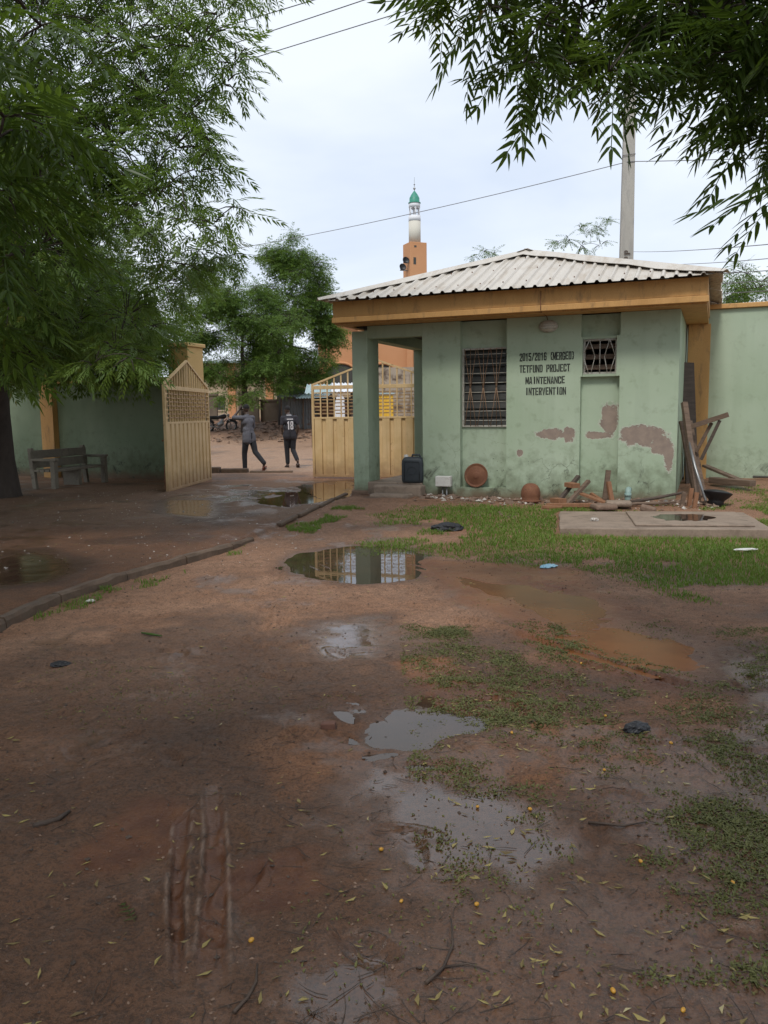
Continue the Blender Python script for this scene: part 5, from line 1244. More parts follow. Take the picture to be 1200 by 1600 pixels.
MB().tube([(.30, -.34, 1.03), (.40, -.2, 1.06), (.43, 0, .97), (.40, .2, 1.06), (.30, .34, 1.03)], .016, 6).build('handlebar', 'black', mc)
for s_ in (-.3, .3): MB().tube([(.36, s_ * .85, 1.05), (.40, s_ * 1.05, 1.22)], .007, 5).build('mirror_stalk', 'black', mc); MB().lathe([(.05, -.008), (.052, .008)], 10, m=Matrix.Translation((.40, s_ * 1.05, 1.25)) @ Matrix.Rotation(R(90), 4, 'Y')).build('mirror', 'black', mc)
MB().lathe([(.06, -.1), (.085, -.03), (.09, .02), (.06, .03)], 14, m=Matrix.Translation((.54, 0, .90)) @ Matrix.Rotation(R(90), 4, 'Y')).build('headlight', 'metal', mc)
blob('tank', [((-.05, 0, .80), .10, (.28, 0, .86), .135)], .02, 'tank', mc)
blob('seat', [((-.72, 0, .80), .085, (-.12, 0, .79), .10), ((-.4, -.04, .78), .085, (-.4, .04, .78), .085)], .02, 'rubber', mc)
blob('engine', [((-.02, 0, .38), .13, (.12, 0, .46), .14), ((.10, 0, .50), .09, (.16, 0, .66), .085)], .02, 'metal', mc)
MB().tube([(.18, -.1, .5), (.22, -.12, .28), (-.1, -.14, .22), (-.35, -.15, .26), (-.85, -.16, .34)], [.02, .02, .025, .04, .045], 8).build('exhaust', 'metal', mc)
for x in (-.62, .66): MB().tube([(x + .36 * math.cos(R(a)), 0, .31 + .36 * math.sin(R(a))) for a in (range(30, 171, 20) if x < 0 else range(20, 151, 20))], .045, 6).build('mudguard', 'tank', mc)
MB().bar((-.05, .1, .25), (-.18, .28, .0), .025).build('kickstand', 'black', mc)
MB().tube([(-.95, -.12, .74), (-.98, 0, .76), (-.95, .12, .74)], .012, 5).build('grab_rail', 'metal', mc)

# ------------------------------------------------------------------ trees
def leaf_variant(pairs, seed, detail, llen=.27, wid=.034, hang=.25, open_=58, termin=True):
    r = np.random.default_rng(seed); V = []; F = []; T = []
    def rach(t): return np.array([t - .12 * hang * t * t, .03 * math.sin(3 * t + seed), -hang * t * t * .9])
    base = r.uniform(0, .75)
    items = []
    for i in range(pairs):
        t = .16 + .80 * i / max(pairs - 1, 1)
        for s in (-1, 1):
            items.append((t + r.uniform(-.012, .012), s, open_ - 22 * t + r.uniform(-9, 9), llen * (1 - .35 * abs(t - .5)) * r.uniform(.85, 1.12)))
    if termin: items.append((.97, 1, 8, llen * .9))
    for (t, s, an, l) in items:
        b = rach(t); a = math.radians(an); dx = math.cos(a); dy = s * math.sin(a); dz = -.08 - hang * r.uniform(.2, .75)
        d = np.array([dx, dy, dz]); d /= np.linalg.norm(d); sd = np.cross(d, [0, 0, 1.]); sd /= np.linalg.norm(sd); up_ = np.cross(sd, d)
        bend = np.array([.22, 0, -.26]) * l; o = len(V); w = wid * (l / .27)
        if detail == 0:
            V += [b, b + d * l * .42 + sd * w + bend * .15, b + d * l * .40 - sd * w + bend * .15, b + d * l + bend]; F += [(o, o + 1, o + 3), (o, o + 3, o + 2)]; T += [base + r.uniform(0, .2)] * 4
        else:
            V += [b, b + d * l * .25 + sd * w * .95 + bend * .05, b + d * l * .25 + bend * .05 - up_ * w * .3, b + d * l * .25 - sd * w * .7 + bend * .05,
                  b + d * l * .62 + sd * w * .8 + bend * .4, b + d * l * .62 + bend * .4 - up_ * w * .25, b + d * l * .62 - sd * w * .55 + bend * .4, b + d * l + bend]
            F += [(o, o + 1, o + 2), (o, o + 2, o + 3), (o + 1, o + 4, o + 5), (o + 1, o + 5, o + 2), (o + 2, o + 5, o + 6), (o + 2, o + 6, o + 3), (o + 4, o + 7, o + 5), (o + 5, o + 7, o + 6)]; T += [base + r.uniform(0, .2)] * 8
    # midrib
    if detail == 0: return np.array(V), np.array(F), np.array(T)
    n = 4; o = len(V); k = .006
    for i in range(n + 1):
        c = rach(i / n); V += [c + (0, k, 0), c + (0, -k, 0)]; T += [base] * 2
    for i in range(n): F += [(o + 2 * i, o + 2 * i + 2, o + 2 * i + 3), (o + 2 * i, o + 2 * i + 3, o + 2 * i + 1)]
    return np.array(V), np.array(F), np.array(T)
def frames(d, upj, r):
    """orthonormal frames with x along d (n,3), z close to up"""
    d = d / np.linalg.norm(d, axis=1, keepdims=True)
    u = np.tile([0, 0, 1.], (len(d), 1)) + r.normal(0, upj, (len(d), 3))
    y = np.cross(u, d); ln = np.linalg.norm(y, axis=1, keepdims=True); y = y / np.maximum(ln, 1e-6); z = np.cross(d, y)
    return np.stack([d, y, z], 2)
def tree(name, label, base, trunk, clusters, mat, size, dens, seed, detail=0, n_obj=0, pairs=7, hang=.3, tr=.3, rings=(5, 9), minleaf=6, group=None, twr=.006, flat=.7, llen=.27, wid=.034, cat='tree', open_=58):
    """trunk: list of (x,y,z,r) relative to base; clusters: (x,y,z,r) in world"""
    r = np.random.default_rng(seed); B = Vector(base); e = empty(name, B, 0, label, cat, group)
    tk = MB(); tk.tube([q[:3] for q in trunk], [q[3] for q in trunk], 12); tk.build('trunk', 'bark', e)
    nodes = [(Vector(q[:3]) + B, q[3]) for q in trunk if q[2] > trunk[-1][2] * .45]
    dense = [(a[0].lerp(c[0], t / 4), a[1] + (c[1] - a[1]) * t / 4) for a, c in zip(nodes[:-1], nodes[1:]) for t in range(5)] or nodes
    nodes = dense
    tw = MB(); LP = []; LD = []; LS = []
    order = sorted(clusters, key=lambda c: (Vector(c[:3]) - nodes[-1][0]).length)
    for (x, y, z, rr, *cx_) in order:
        c = Vector((x, y, z))
        j = min(range(len(nodes)), key=lambda i: (nodes[i][0] - c).length + (1.2 if nodes[i][0].z > c.z + .8 else 0))
        p, pr = nodes[j]; L = (c - p).length
        if L > .15:
            mid = p.lerp(c, .5) + Vector((r.uniform(-.1, .1) * L, r.uniform(-.1, .1) * L, .14 * L)); r0 = min(pr * .75, .022 * L + .012 * size / .3); r1 = max(r0 * .45, .006)
            pts = [p * (1 - t) ** 2 + mid * 2 * t * (1 - t) + c * t * t for t in np.linspace(0, 1, 7)]
            pts = [q + Vector(r.normal(0, .012 * L, 3)) * (0 < i < 6) for i, q in enumerate(pts)]
            rad = [r0 + (r1 - r0) * t for t in np.linspace(0, 1, 7)]
            MB().tube([q - B for q in pts], rad, 6).build('branch', 'bark', e)
            nodes += list(zip(pts[1:], rad[1:]))
        seen = y > .5 and abs(x) - rr * 1.3 < .50 * y and z - rr * 1.3 < 1.5 + .53 * y
        if cx_: seen = False
        ntip = max(3, int(dens * rr * rr * 60 / (size / .3) ** 2 * (1 if seen else .85 if cx_ else .30)))
        for k in range(ntip):
            v = r.normal(0, 1, 3); v /= np.linalg.norm(v); v = v * rr * r.uniform(.35, 1.0) ** .6; v[2] *= flat
            tip = np.array(c) + v
            a = np.array(c) * .75 + tip * .25 if rr > .2 else np.array(c)
            tw.tube([Vector(a) - B, Vector((a + tip) / 2 + [0, 0, .07 * rr]) - B, Vector(tip) - B], [twr * 1.3, twr, twr * .6], 4, cap=False)
            nl = r.integers(*rings)
            out = v / (np.linalg.norm(v) + 1e-6)
            for q in range(nl):
                az = r.uniform(0, 2 * math.pi); d = np.array([math.cos(az), math.sin(az), r.uniform(-.75, .35)]) + out * np.array([.8, .8, .45])
                LP.append(tip - out * min(size * .5, rr * .6) * r.random()); LD.append(d); LS.append(seen)
    LP = np.array(LP); LD = np.array(LD); Fm = frames(LD, .35, r); LS = np.array(LS); sc = size * r.uniform(.72, 1.2, len(LP)) * np.where(LS, 1, 1.75)
    nv = 8; vs = [leaf_variant(pairs, seed * 10 + i, detail, hang=hang * (0.6 + .1 * i), llen=llen, wid=wid, open_=open_) for i in range(nv)]
    vs += [leaf_variant(max(pairs - 2, 3), seed * 10 + i, 0, hang=hang, llen=llen, wid=wid * 1.1) for i in range(4)]
    which = np.where(LS, r.integers(0, nv, len(LP)), nv + r.integers(0, 4, len(LP)))
    nv += 4; obj_mask = np.zeros(len(LP), bool)
    if n_obj:
        dd = np.linalg.norm(LP - CAMP, axis=1)
        # only leaves inside the picture's field count as the largest seen
        ang = np.abs(LP[:, 0] / np.maximum(LP[:, 1], .01)); dd = np.where(LS & (ang < .5) & (LP[:, 1] > .5) & (LP[:, 2] < 1.5 + .56 * LP[:, 1]), dd, 1e9)
        o_ = np.argsort(dd)[:n_obj]; obj_mask[o_] = dd[o_] < 1e8
    Vs = []; Fs = []; Ts = []; off = 0; protos = {}
    cr_ = None
    for i in range(nv):
        sel = np.where((which == i) & ~obj_mask)[0]
        V, F_, T = vs[i]
        if len(sel):
            W_ = np.einsum('nij,vj->nvi', Fm[sel] * sc[sel, None, None], V) + LP[sel][:, None, :] - np.array(B)
            Vs.append(W_.reshape(-1, 3)); n = len(sel); Fs.append((F_[None] + (np.arange(n) * len(V))[:, None, None]).reshape(-1, 3) + off); off += n * len(V)
            Ts.append(((T[None] + r.random((n, 1))) % 1.0).reshape(-1))
        for k in np.where((which == i) & obj_mask)[0]:
            if i not in protos:
                protos[i] = np_mesh('leaf', V, F_, mat, e, tint=T % 1.0); o = protos[i]
            else: o = inst(protos[i], e)
            m4 = Matrix([list(Fm[k][a] * sc[k]) + [LP[k][a] - B[a]] for a in range(3)] + [[0, 0, 0, 1]]); o.matrix_local = m4
    tag(tw.build('twigs', 'bark', e), kind='stuff')
    tag(np_mesh('foliage', np.concatenate(Vs), np.concatenate(Fs), mat, e, tint=np.concatenate(Ts)), kind='stuff')
    return len(LP)

def crown(x, y, z, w, d, h, n, seed, rr=(.5, 1.0)):
    r = np.random.default_rng(seed); L = []
    for k in range(n):
        v = r.normal(0, 1, 3); v /= np.linalg.norm(v); v *= r.uniform(.45, 1) ** .5
        L.append((x + v[0] * w, y + v[1] * d, z + v[2] * h * (1 if v[2] > 0 else .85), r.uniform(*rr)))
    return L
A_CL = [(-1.2, 8.0, 5.16, .35), (-1.1, 8.0, 4.74, .42), (-1.46, 8.2, 4.97, .6), (-1.22, 8.0, 4.55, .35), (-1.81, 8.5, 5.28, .6), (-1.62, 8.3, 4.43, .55), (-1.33, 8.0, 4.01, .35), (-1.52, 8.0, 3.79, .4), (-1.86, 8.5, 4.15, .6), (-1.96, 8.3, 3.61, .5), (-1.59, 8.0, 3.35, .35), (-1.16, 8.0, 3.45, .22), (-1.36, 8.0, 3.29, .3), (-2.59, 9.0, 5.38, .8), (-3.31, 9.5, 5.21, .9), (-2.35, 9.0, 4.82, .7), (-2.77, 9.0, 4.37, .8), (-3.39, 9.0, 4.12, .9), (-2.46, 9.0, 3.92, .6), (-3.0, 9.0, 3.8, .6), (-3.64, 9.0, 3.34, .9), (-4.04, 9.5, 4.82, .9), (-3.69, 9.5, 5.87, .9), (-4.18, 9.5, 2.75, .8), (-3.51, 9.5, 3.09, .5), (-2.13, 8.5, 3.13, .4), (-2.02, 9.0, 2.93, .45), (-1.81, 9.5, 3.14, .5), (-1.55, 9.5, 3.28, .35), (-4.26, 10.0, 2.51, .8), (-3.66, 10.0, 2.43, .65), (-3.04, 10.0, 2.5, .5), (-2.72, 10.5, 2.95, .55), (-2.03, 10.0, 3.05, .42), (-3.05, 9.5, 2.05, .4), (-4.14, 10.0, 2.02, .5), (-3.11, 9.0, 1.87, .3), (-2.57, 8.5, 1.9, .28), (-4.57, 10.0, 1.99, .5), (-3.5, 12.0, 2.55, .55), (-4.95, 10.0, 5.56, 1.0), (-5.21, 10.0, 4.15, 1.0), (-5.5, 10.5, 2.89, 1.0), (-4.86, 10.0, 6.8, 1.1), (-3.38, 9.5, 6.52, 1.0), (-2.16, 9.0, 6.12, .9), (-1.24, 8.5, 5.8, .7),
        (-6.5, 13, 5.5, 1.2), (-8, 12, 5, 1.3), (-7.5, 16, 6, 1.4), (-5.2, 14.5, 4.2, 1.1), (-6.5, 11, 3.6, 1.1), (-9, 15, 4.5, 1.4), (-5.5, 16.5, 5.2, 1.2), (-4.3, 12.2, 3.3, .8), (-4.9, 13.0, 2.7, .7), (-6.3, 13.8, 3.0, .9), (-4.6, 15.0, 3.2, .8), (-5.6, 17.5, 3.6, .9), (-7.6, 18.2, 3.4, 1.0), (-3.9, 16.6, 4.2, .8)]
A_SH = [(-6.2, 18.2, 3.6, 1.0), (-7.4, 17.2, 4.2, 1.1), (-5.0, 18.4, 3.9, .9), (-8.8, 17.0, 3.8, 1.2), (-9.6, 19.2, 4.0, 1.2), (-6.0, 15.6, 4.0, 1.0), (-7.2, 13.8, 4.4, 1.1), (-8.6, 13.0, 4.0, 1.1), (-5.6, 12.6, 4.6, 1.0), (-7.0, 9.8, 4.6, 1.2), (-8.4, 10.6, 4.4, 1.2), (-5.9, 8.4, 4.8, 1.1), (-6.6, 12.0, 5.6, 1.2), (-4.6, 10.8, 5.0, 1.0), (-10, 12.4, 4.6, 1.2), (-7.8, 19.2, 2.9, .9), (-6.8, 18.8, 2.8, .9), (-5.8, 18.6, 2.75, .8), (-6.2, 19.5, 3.4, 1.0), (-7.4, 19.6, 3.8, 1.1), (-5.2, 18.9, 3.3, .7), (-6.5, 17.5, 3.0, .9), (-5.5, 17.0, 3.2, .8), (-8.6, 18.6, 2.9, .9), (-7.2, 16.2, 3.0, .9), (-6.4, 10.2, 3.4, 1.1), (-7.6, 11.8, 3.0, 1.1), (-5.4, 14.2, 3.0, .9), (-8.8, 14.6, 3.0, 1.1), (-9.8, 16.6, 3.0, 1.2), (-10.4, 18.8, 2.9, 1.2), (-4.6, 9.6, 8.2, 1.2), (-3.2, 9.2, 8.0, 1.1), (-1.9, 8.8, 7.6, 1.0), (-5.8, 10.4, 8.6, 1.2), (-2.6, 10.0, 9.2, 1.2), (-4.0, 11.0, 9.8, 1.2), (-1.4, 9.4, 8.8, .9), (-5.4, 12.0, 9.4, 1.2)]  # coarse, largely hidden clusters, many added to deepen shade on wall and driveway
tree('neem_tree', 'big neem tree spreading over the driveway and bench at the left', (-7.45, 15.6, -.05),
     [(0, 0, -.3, .62), (.02, -.02, .15, .48), (.06, -.1, .8, .40), (.25, -.5, 1.7, .36), (.7, -1.3, 2.6, .30), (1.5, -2.6, 3.5, .24), (2.5, -4.2, 4.3, .16), (3.5, -5.5, 4.7, .10)],
     [(x - (.22 if x > -2.2 else 0), y, z + (.22 if z < 3.2 else 0), q * (.8 if x > -2.2 else 1)) for x, y, z, q in A_CL] + [(*q, 1) for q in A_SH], 'leafA', .31, 1.08, 5, 0, 300, 7, .32, wid=.038, llen=.24, rings=(4, 8))

B_CL = [(.4, 4.2, 3.31, .36), (.65, 4.2, 3.22, .4), (.87, 4.3, 3.33, .36), (.57, 4.2, 3.03, .22), (.8, 4.2, 3.03, .24), (.88, 3.8, 2.84, .14), (1.09, 4.0, 3.1, .3), (1.23, 4.1, 3.3, .35), (1.38, 4.0, 3.2, .4), (1.51, 3.8, 3.0, .42), (1.68, 3.8, 2.76, .35), (1.5, 3.9, 2.83, .26), (1.63, 3.9, 2.62, .18), (.3, 4.3, 3.43, .25), (1.03, 4.0, 2.92, .16), (1.46, 3.2, 2.24, .10), (1.77, 4.0, 3.11, .4), (.93, 4.4, 3.56, .4), (.48, 4.4, 3.62, .4), (1.57, 4.2, 3.51, .5), (1.2, 3.4, 3.6, .5), (2.4, 3.2, 3.4, .6),
        (2.6, 2.2, 4.2, .8), (1.4, 1.8, 4.4, .7), (2.2, .4, 4.8, .9), (.6, .0, 5.0, .8), (3.4, .6, 4.4, .9), (3.2, -1.2, 5.0, 1.0), (1.4, -1.6, 5.2, 1.0), (3.8, 2.8, 4.0, .8), (4.6, -.2, 4.6, .9), (2.2, -3.4, 5.2, 1.0)]
B_TOP = [(.5, 4.6, 4.75, .5), (1.3, 4.4, 4.7, .55), (2.1, 4.2, 4.6, .6), (.0, 5.0, 5.5, .6), (1.0, 4.8, 5.4, .7), (2.0, 4.6, 5.4, .7), (2.9, 4.2, 5.0, .7), (.6, 4.2, 6.2, .7), (1.8, 4.0, 6.2, .8), (-.5, 4.4, 6.4, .6), (2.9, 3.4, 5.8, .8)]
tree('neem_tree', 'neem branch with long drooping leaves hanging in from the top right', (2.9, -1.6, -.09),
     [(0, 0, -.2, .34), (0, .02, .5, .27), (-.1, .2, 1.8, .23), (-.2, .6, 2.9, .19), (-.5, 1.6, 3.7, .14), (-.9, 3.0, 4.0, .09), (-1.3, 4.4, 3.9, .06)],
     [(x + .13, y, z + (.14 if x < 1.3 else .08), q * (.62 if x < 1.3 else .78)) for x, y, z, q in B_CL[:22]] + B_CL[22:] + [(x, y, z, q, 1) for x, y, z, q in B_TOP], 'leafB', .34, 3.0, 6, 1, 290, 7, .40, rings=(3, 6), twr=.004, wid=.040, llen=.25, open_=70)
C_CL = [(-1.07, 2.6, 2.63, .24), (-1.06, 3.0, 2.84, .22), (-.99, 2.5, 2.37, .2), (-.99, 2.8, 2.42, .10), (-1.10, 2.6, 2.18, .2), (-1.03, 2.6, 2.16, .12), (-1.16, 2.7, 1.97, .14), (-1.08, 2.8, 2.05, .08), (-1.24, 2.7, 1.83, .1), (-1.25, 2.6, 2.46, .28), (-1.16, 2.7, 2.86, .26), (-1.28, 2.6, 2.03, .24),
        (-1.8, 2.2, 3.2, .5), (-2.4, 1.4, 3.6, .7), (-2.9, .2, 4.0, .9), (-1.6, .6, 4.2, .8), (-3.8, 1.4, 3.8, .9), (-2.4, -1.4, 4.4, 1.0), (-4.2, -.6, 4.2, 1.0), (-3.0, 2.8, 3.6, .7), (-4.0, 3.4, 3.9, .8)]
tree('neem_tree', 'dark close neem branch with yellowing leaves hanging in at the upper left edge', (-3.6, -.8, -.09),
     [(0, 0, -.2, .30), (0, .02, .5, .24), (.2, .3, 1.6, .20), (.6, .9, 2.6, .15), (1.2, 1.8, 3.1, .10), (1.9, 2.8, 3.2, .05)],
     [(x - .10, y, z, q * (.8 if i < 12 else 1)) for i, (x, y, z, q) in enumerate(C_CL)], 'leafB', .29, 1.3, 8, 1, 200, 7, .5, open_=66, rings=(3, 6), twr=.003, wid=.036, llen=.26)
F_SHADE_CL = crown(-7.2, 4.5, 4.9, 3.4, 3.6, 1.7, 34, 55, (.8, 1.2)) + crown(-6.5, -3, 5.2, 2.6, 3.2, 1.5, 12, 56, (.9, 1.3))  # unseen crowns added off-frame to darken the left wall and driveway
tree('neem_tree', 'unseen neem tree added outside the left edge to shade the wall and driveway', (-8.6, 4.2, -.1),
     [(0, 0, -.2, .36), (0, .02, .5, .28), (.2, .1, 1.8, .24), (.6, .1, 3.0, .19), (1.0, .0, 4.4, .12)], F_SHADE_CL, 'leafA', .5, 1.3, 9, 0, 0, 5, .35, twr=.01, wid=.05)

zD = float(zat(np.array(-7.75), np.array(46.0)))
tree('street_tree', 'leafy street tree with slim dark trunk behind the walking people', (-7.75, 46, zD), [(0, 0, -.3, .24), (.02, 0, 1.0, .17), (.1, 0, 2.4, .15), (.0, .1, 4.2, .10), (.1, 0, 6.0, .06)],
     crown(-7.4, 46, 5.6, 2.9, 2.6, 3.4, 44, 3, (.55, 1.05)) + [(-9.6, 45, 4.2, .8), (-9.9, 45, 5.6, .9), (-10.2, 46, 7.2, 1.0), (-10.5, 45, 5.4, .9), (-9.6, 46, 8.6, .9), (-8.4, 46, 9.5, .9), (-10.9, 46, 6.4, .9), (-10.4, 45, 3.9, .8), (-7.0, 44, 2.6, .7), (-8.3, 44, 2.5, .6), (-5.6, 45, 3.2, .7)], 'leafD', .62, 3.2, 14, 0, 0, 4, .3, twr=.012)
zE = float(zat(np.array(-6.2), np.array(50.0)))
tree('street_tree', 'taller rounded street tree standing between the slim tree and the guardhouse', (-6.1, 50, zE), [(0, 0, -.3, .3), (.02, 0, 1.0, .2), (.1, 0, 2.4, .18), (.6, .1, 4.6, .14), (1.0, 0, 7.5, .08)],
     crown(-5.15, 50, 7.0, 2.3, 2.2, 4.5, 46, 4, (.6, 1.1)) + [(-4.2, 49, 3.6, .7), (-3.5, 49, 4.6, .8), (-5.4, 48.5, 3.0, .7), (-5.2, 50, 12.0, .6), (-6.6, 50, 11.2, .6), (-3.2, 49.5, 8.4, .7)], 'leafD', .62, 3.2, 15, 0, 0, 4, .3, twr=.012)
tree('street_tree', 'dark leafy tree filling the gap behind the left boundary wall', (-12.5, 30, 0), [(0, 0, -.3, .3), (.02, 0, 1.0, .22), (.1, 0, 2.4, .18), (.2, .1, 4.2, .12), (.3, 0, 6.0, .07)],
     crown(-12.0, 30, 4.4, 4.2, 2.0, 3.0, 46, 41, (.7, 1.2)), 'leafA', .55, 2.4, 17, 0, 0, 4, .3, twr=.012)
tree('wall_tree', 'airy dark tree rising behind the right boundary wall', (16.2, 35, .3), [(0, 0, -.3, .3), (.1, 0, 2, .2), (.2, 0, 4.2, .13), (.1, 0, 6, .08)],
     crown(16.6, 35, 6.0, 2.6, 2.0, 1.9, 34, 5, (.4, .8)), 'leafD', .5, 1.5, 16, 0, 0, 4, .3, twr=.014)
tree('wall_tree', 'thin twiggy treetop peeping over the roof ridge left of the utility pole', (9.2, 40, .3), [(0, 0, -.3, .25), (.1, 0, 3, .15), (.2, 0, 6, .09), (.1, 0, 8.4, .05)],
     [(8.9, 40, 9.6, .35), (9.4, 40, 10.1, .3), (9.9, 40, 9.9, .35), (10.3, 40, 10.1, .28), (10.7, 40, 10.4, .25), (9.5, 40, 9.3, .5), (10.4, 40, 9.3, .5), (8.4, 40, 9.5, .25)], 'leafD', .46, .55, 18, 0, 0, 5, .3, twr=.02)
tree('wall_tree', 'tiny treetop just visible above the left hip of the roof', (5.3, 44, .3), [(0, 0, -.3, .25), (.1, 0, 3, .15), (.2, 0, 6, .09), (.1, 0, 8.4, .05)],
     [(4.8, 44, 9.6, .4), (5.3, 44, 9.8, .4), (5.9, 44, 9.7, .35), (5.4, 44, 9.2, .5)], 'leafD', .46, .6, 19, 0, 0, 5, .3, twr=.02)

# ------------------------------------------------------------------ grass, weeds, litter
GR = {'lawn': [(-.55, 10.4), (-.1, 11.6), (.55, 12.9), (1.5, 13.3), (2.75, 13.1), (5.24, 12.9), (6.0, 13.6), (7.5, 14.6), (13, 12.6), (13, 8.5), (5.2, 6.7), (3.08, 6.34), (2.69, 6.51), (2.25, 7.09), (2.22, 7.81), (1.88, 8.51), (.7, 8.95), (0, 9.54)],
      'kerbstrip': [(-2.83, 6.0), (-2.78, 6.5), (-2.62, 7.48), (-2.24, 8.38), (-1.88, 9.41), (-1.70, 9.85), (-1.55, 9.3), (-2.0, 8.4), (-2.4, 7.35)], 'kerbstrip2': [(-1.38, 10.92), (-.9, 12.43), (-.52, 13.3), (-.25, 12.6), (-1.0, 10.8)]}
SLABP = [(2.2, 10.3), (4.85, 9.95), (5.25, 11.8), (2.6, 12.2)]
def blades(n, region_fn, hmin, hmax, wid, seed, mat, name, label, lean=.5, leafy=False):
    r = np.random.default_rng(seed); x, y, dn = region_fn(r, n)
    z = zat(x, y); h = r.uniform(hmin, hmax, len(x)) * (.5 + .7 * np.clip(dn, 0, 1)); az = r.uniform(0, 6.283, len(x)); ln = r.uniform(.15, lean * 2, len(x)) * h
    w = wid * r.uniform(.7, 1.4, len(x)); c, s = np.cos(az), np.sin(az); a2 = az + r.normal(0, .4, len(x)) + 1.57; c2, s2 = np.cos(a2), np.sin(a2)
    z0 = z - .006
    p0 = np.stack([x - c * w, y - s * w, z0], 1); p1 = np.stack([x + c * w, y + s * w, z0], 1)
    m0 = np.stack([x + c2 * ln * .35 - c * w * (1.3 if leafy else .8), y + s2 * ln * .35 - s * w * (1.3 if leafy else .8), z + h * .6], 1); m1 = np.stack([x + c2 * ln * .35 + c * w * (1.3 if leafy else .8), y + s2 * ln * .35 + s * w * (1.3 if leafy else .8), z + h * .6], 1)
    t = np.stack([x + c2 * ln, y + s2 * ln, z + h * (.95 if not leafy else .7)], 1)
    V = np.stack([p0, p1, m1, m0, t], 1).reshape(-1, 3); o = (np.arange(len(x)) * 5)[:, None]
    F_ = np.concatenate([o + [0, 1, 2], o + [0, 2, 3], o + [3, 2, 4]], 0)
    tint = np.repeat((r.random(len(x)) * .55 + .42 * (fbm(x, y, .9, 3, 5) + .5)) % 1.0, 5)
    return tag(np_mesh(name, V, F_, mat, tint=np.clip(tint, 0, .999)), label, kind='stuff')
def lawn_region(r, n):
    P_ = GR['lawn']; x = r.uniform(-.7, 8.5, n); y = 6.2 + 8.4 * r.random(n)
    d = sdpoly(x, y, P_); f = fbm(x, y, .85, 4, 101) * 1.0 - d * .9
    bare = fbm(x, y, 1.3, 4, 107)
    keep = (f > .12) & (bare + .25 * fbm(x, y, 6, 3, 109) > -.24) & (sdpoly(x, y, SLABP) > .02) & (r.random(n) < np.clip((f - .1) * 2.4, .06, 1))
    q = (x - HO.x) * math.cos(TH) - (y - HO.y) * math.sin(TH); v = (x - HO.x) * math.sin(TH) + (y - HO.y) * math.cos(TH)
    keep &= ~((v > -.45 + .25 * vnoise(x * 2, y * 2, 3)) & (q < 6.1)) & (v < 2.85)
    return x[keep], y[keep], np.clip(f[keep], 0, 1)
blades(150000, lawn_region, .022, .055, .0038, 1, 'grass', 'lawn_grass', 'short green grass before the guardhouse', .7)
def strip_region(r, n):
    xs_ = []; ys_ = []
    for k in ('kerbstrip', 'kerbstrip2'):
        P_ = np.array(GR[k]); x = r.uniform(P_[:, 0].min() - .1, P_[:, 0].max() + .1, n // 2); y = r.uniform(P_[:, 1].min() - .1, P_[:, 1].max() + .1, n // 2)
        kp = (sdpoly(x, y, GR[k]) + .3 * fbm(x, y, 2.1, 3, 91) < -.015) & (fbm(x, y, 1.7, 3, 95) > -.16) & (kx(y) < x - .10); xs_.append(x[kp]); ys_.append(y[kp])
    x = np.concatenate(xs_); return x, np.concatenate(ys_), np.full(len(x), .6)
blades(22000, strip_region, .02, .06, .0035, 2, 'grass', 'kerb_grass', 'tufts of grass growing along the foot of the kerb', .8)
WEEDP = [[(.4, 5.63), (.93, 5.86), (1.21, 5.43), (1.28, 4.87), (1.09, 4.53), (.66, 4.6), (.39, 5.04)], [(.55, 4.34), (1.14, 4.76), (1.77, 4.6), (2.6, 4.9), (3.2, 4.2), (2.2, 2.6), (1.24, 2.35), (.83, 2.53), (.6, 2.95), (.24, 3.4), (.23, 3.67), (.64, 3.66)]]
def weed_region(r, n):
    x = r.uniform(.1, 3.2, n); y = 2.1 + 4.0 * r.random(n); d = np.minimum(sdpoly(x, y, WEEDP[0]), sdpoly(x, y, WEEDP[1]))
    f = fbm(x, y, 2.4, 5, 131, .7) * 1.1 - np.maximum(d, -.22) * .6; f = f + .16 * fbm(x, y, 11, 3, 137); kp = (f > -.24) & (r.random(n) < np.clip((f + .24) * .85, 0, .8)); return x[kp], y[kp], np.clip(f[kp], 0, 1)
blades(270000, weed_region, .006, .021, .0028, 3, 'weed', 'mud_weeds', 'low olive weeds trodden into the wet mud', 1.3, True)
def sparse_region(r, n):
    x = r.uniform(-2.6, 2.4, n); y = 2.0 + 7.0 * r.random(n); f = fbm(x, y, 1.1, 4, 141); kp = (f > .3) & (x > kx(y) + .15); return x[kp], y[kp], np.full(kp.sum(), .3)
blades(14000, sparse_region, .006, .018, .0024, 4, 'weed', 'stray_weeds', 'stray sprigs of weed on the bare mud', 1.3, True)

def litter(n, seed, fn, l0, l1, mat, name, label):
    r = np.random.default_rng(seed); x, y = fn(r, n); z = zat(x, y); L = r.uniform(l0, l1, n); a = r.uniform(0, 6.283, n); w = L * r.uniform(.07, .16, n)
    c, s = np.cos(a), np.sin(a); up_ = r.uniform(.0, .006, n)
    wl = np.full(n, -1.0)
    z = z + .002
    def P(u, v, dz): return np.stack([x + c * u - s * v, y + s * u + c * v, z + dz], 1)
    k = L * r.uniform(-.15, .15, n)
    V = np.stack([P(-L / 2, 0 * L, up_), P(-L * .1, w + k, up_ * .4 + .002), P(-L * .1, -w + k, .001 + 0 * L), P(L / 2, 0 * L, up_ * 1.2)], 1).reshape(-1, 3); o = (np.arange(n) * 4)[:, None]
    F_ = np.concatenate([o + [0, 2, 3], o + [0, 3, 1]], 0)
    return tag(np_mesh(name, V, F_, mat, tint=np.repeat(r.random(n), 4)), label, kind='stuff')
def near_fn(r, n):
    y = 1.9 + 5.5 * r.random(n) ** 1.5; x = r.uniform(-.75, .85, n) * y * .75 + .06 * y; return np.maximum(x, kx(y) + .1), y
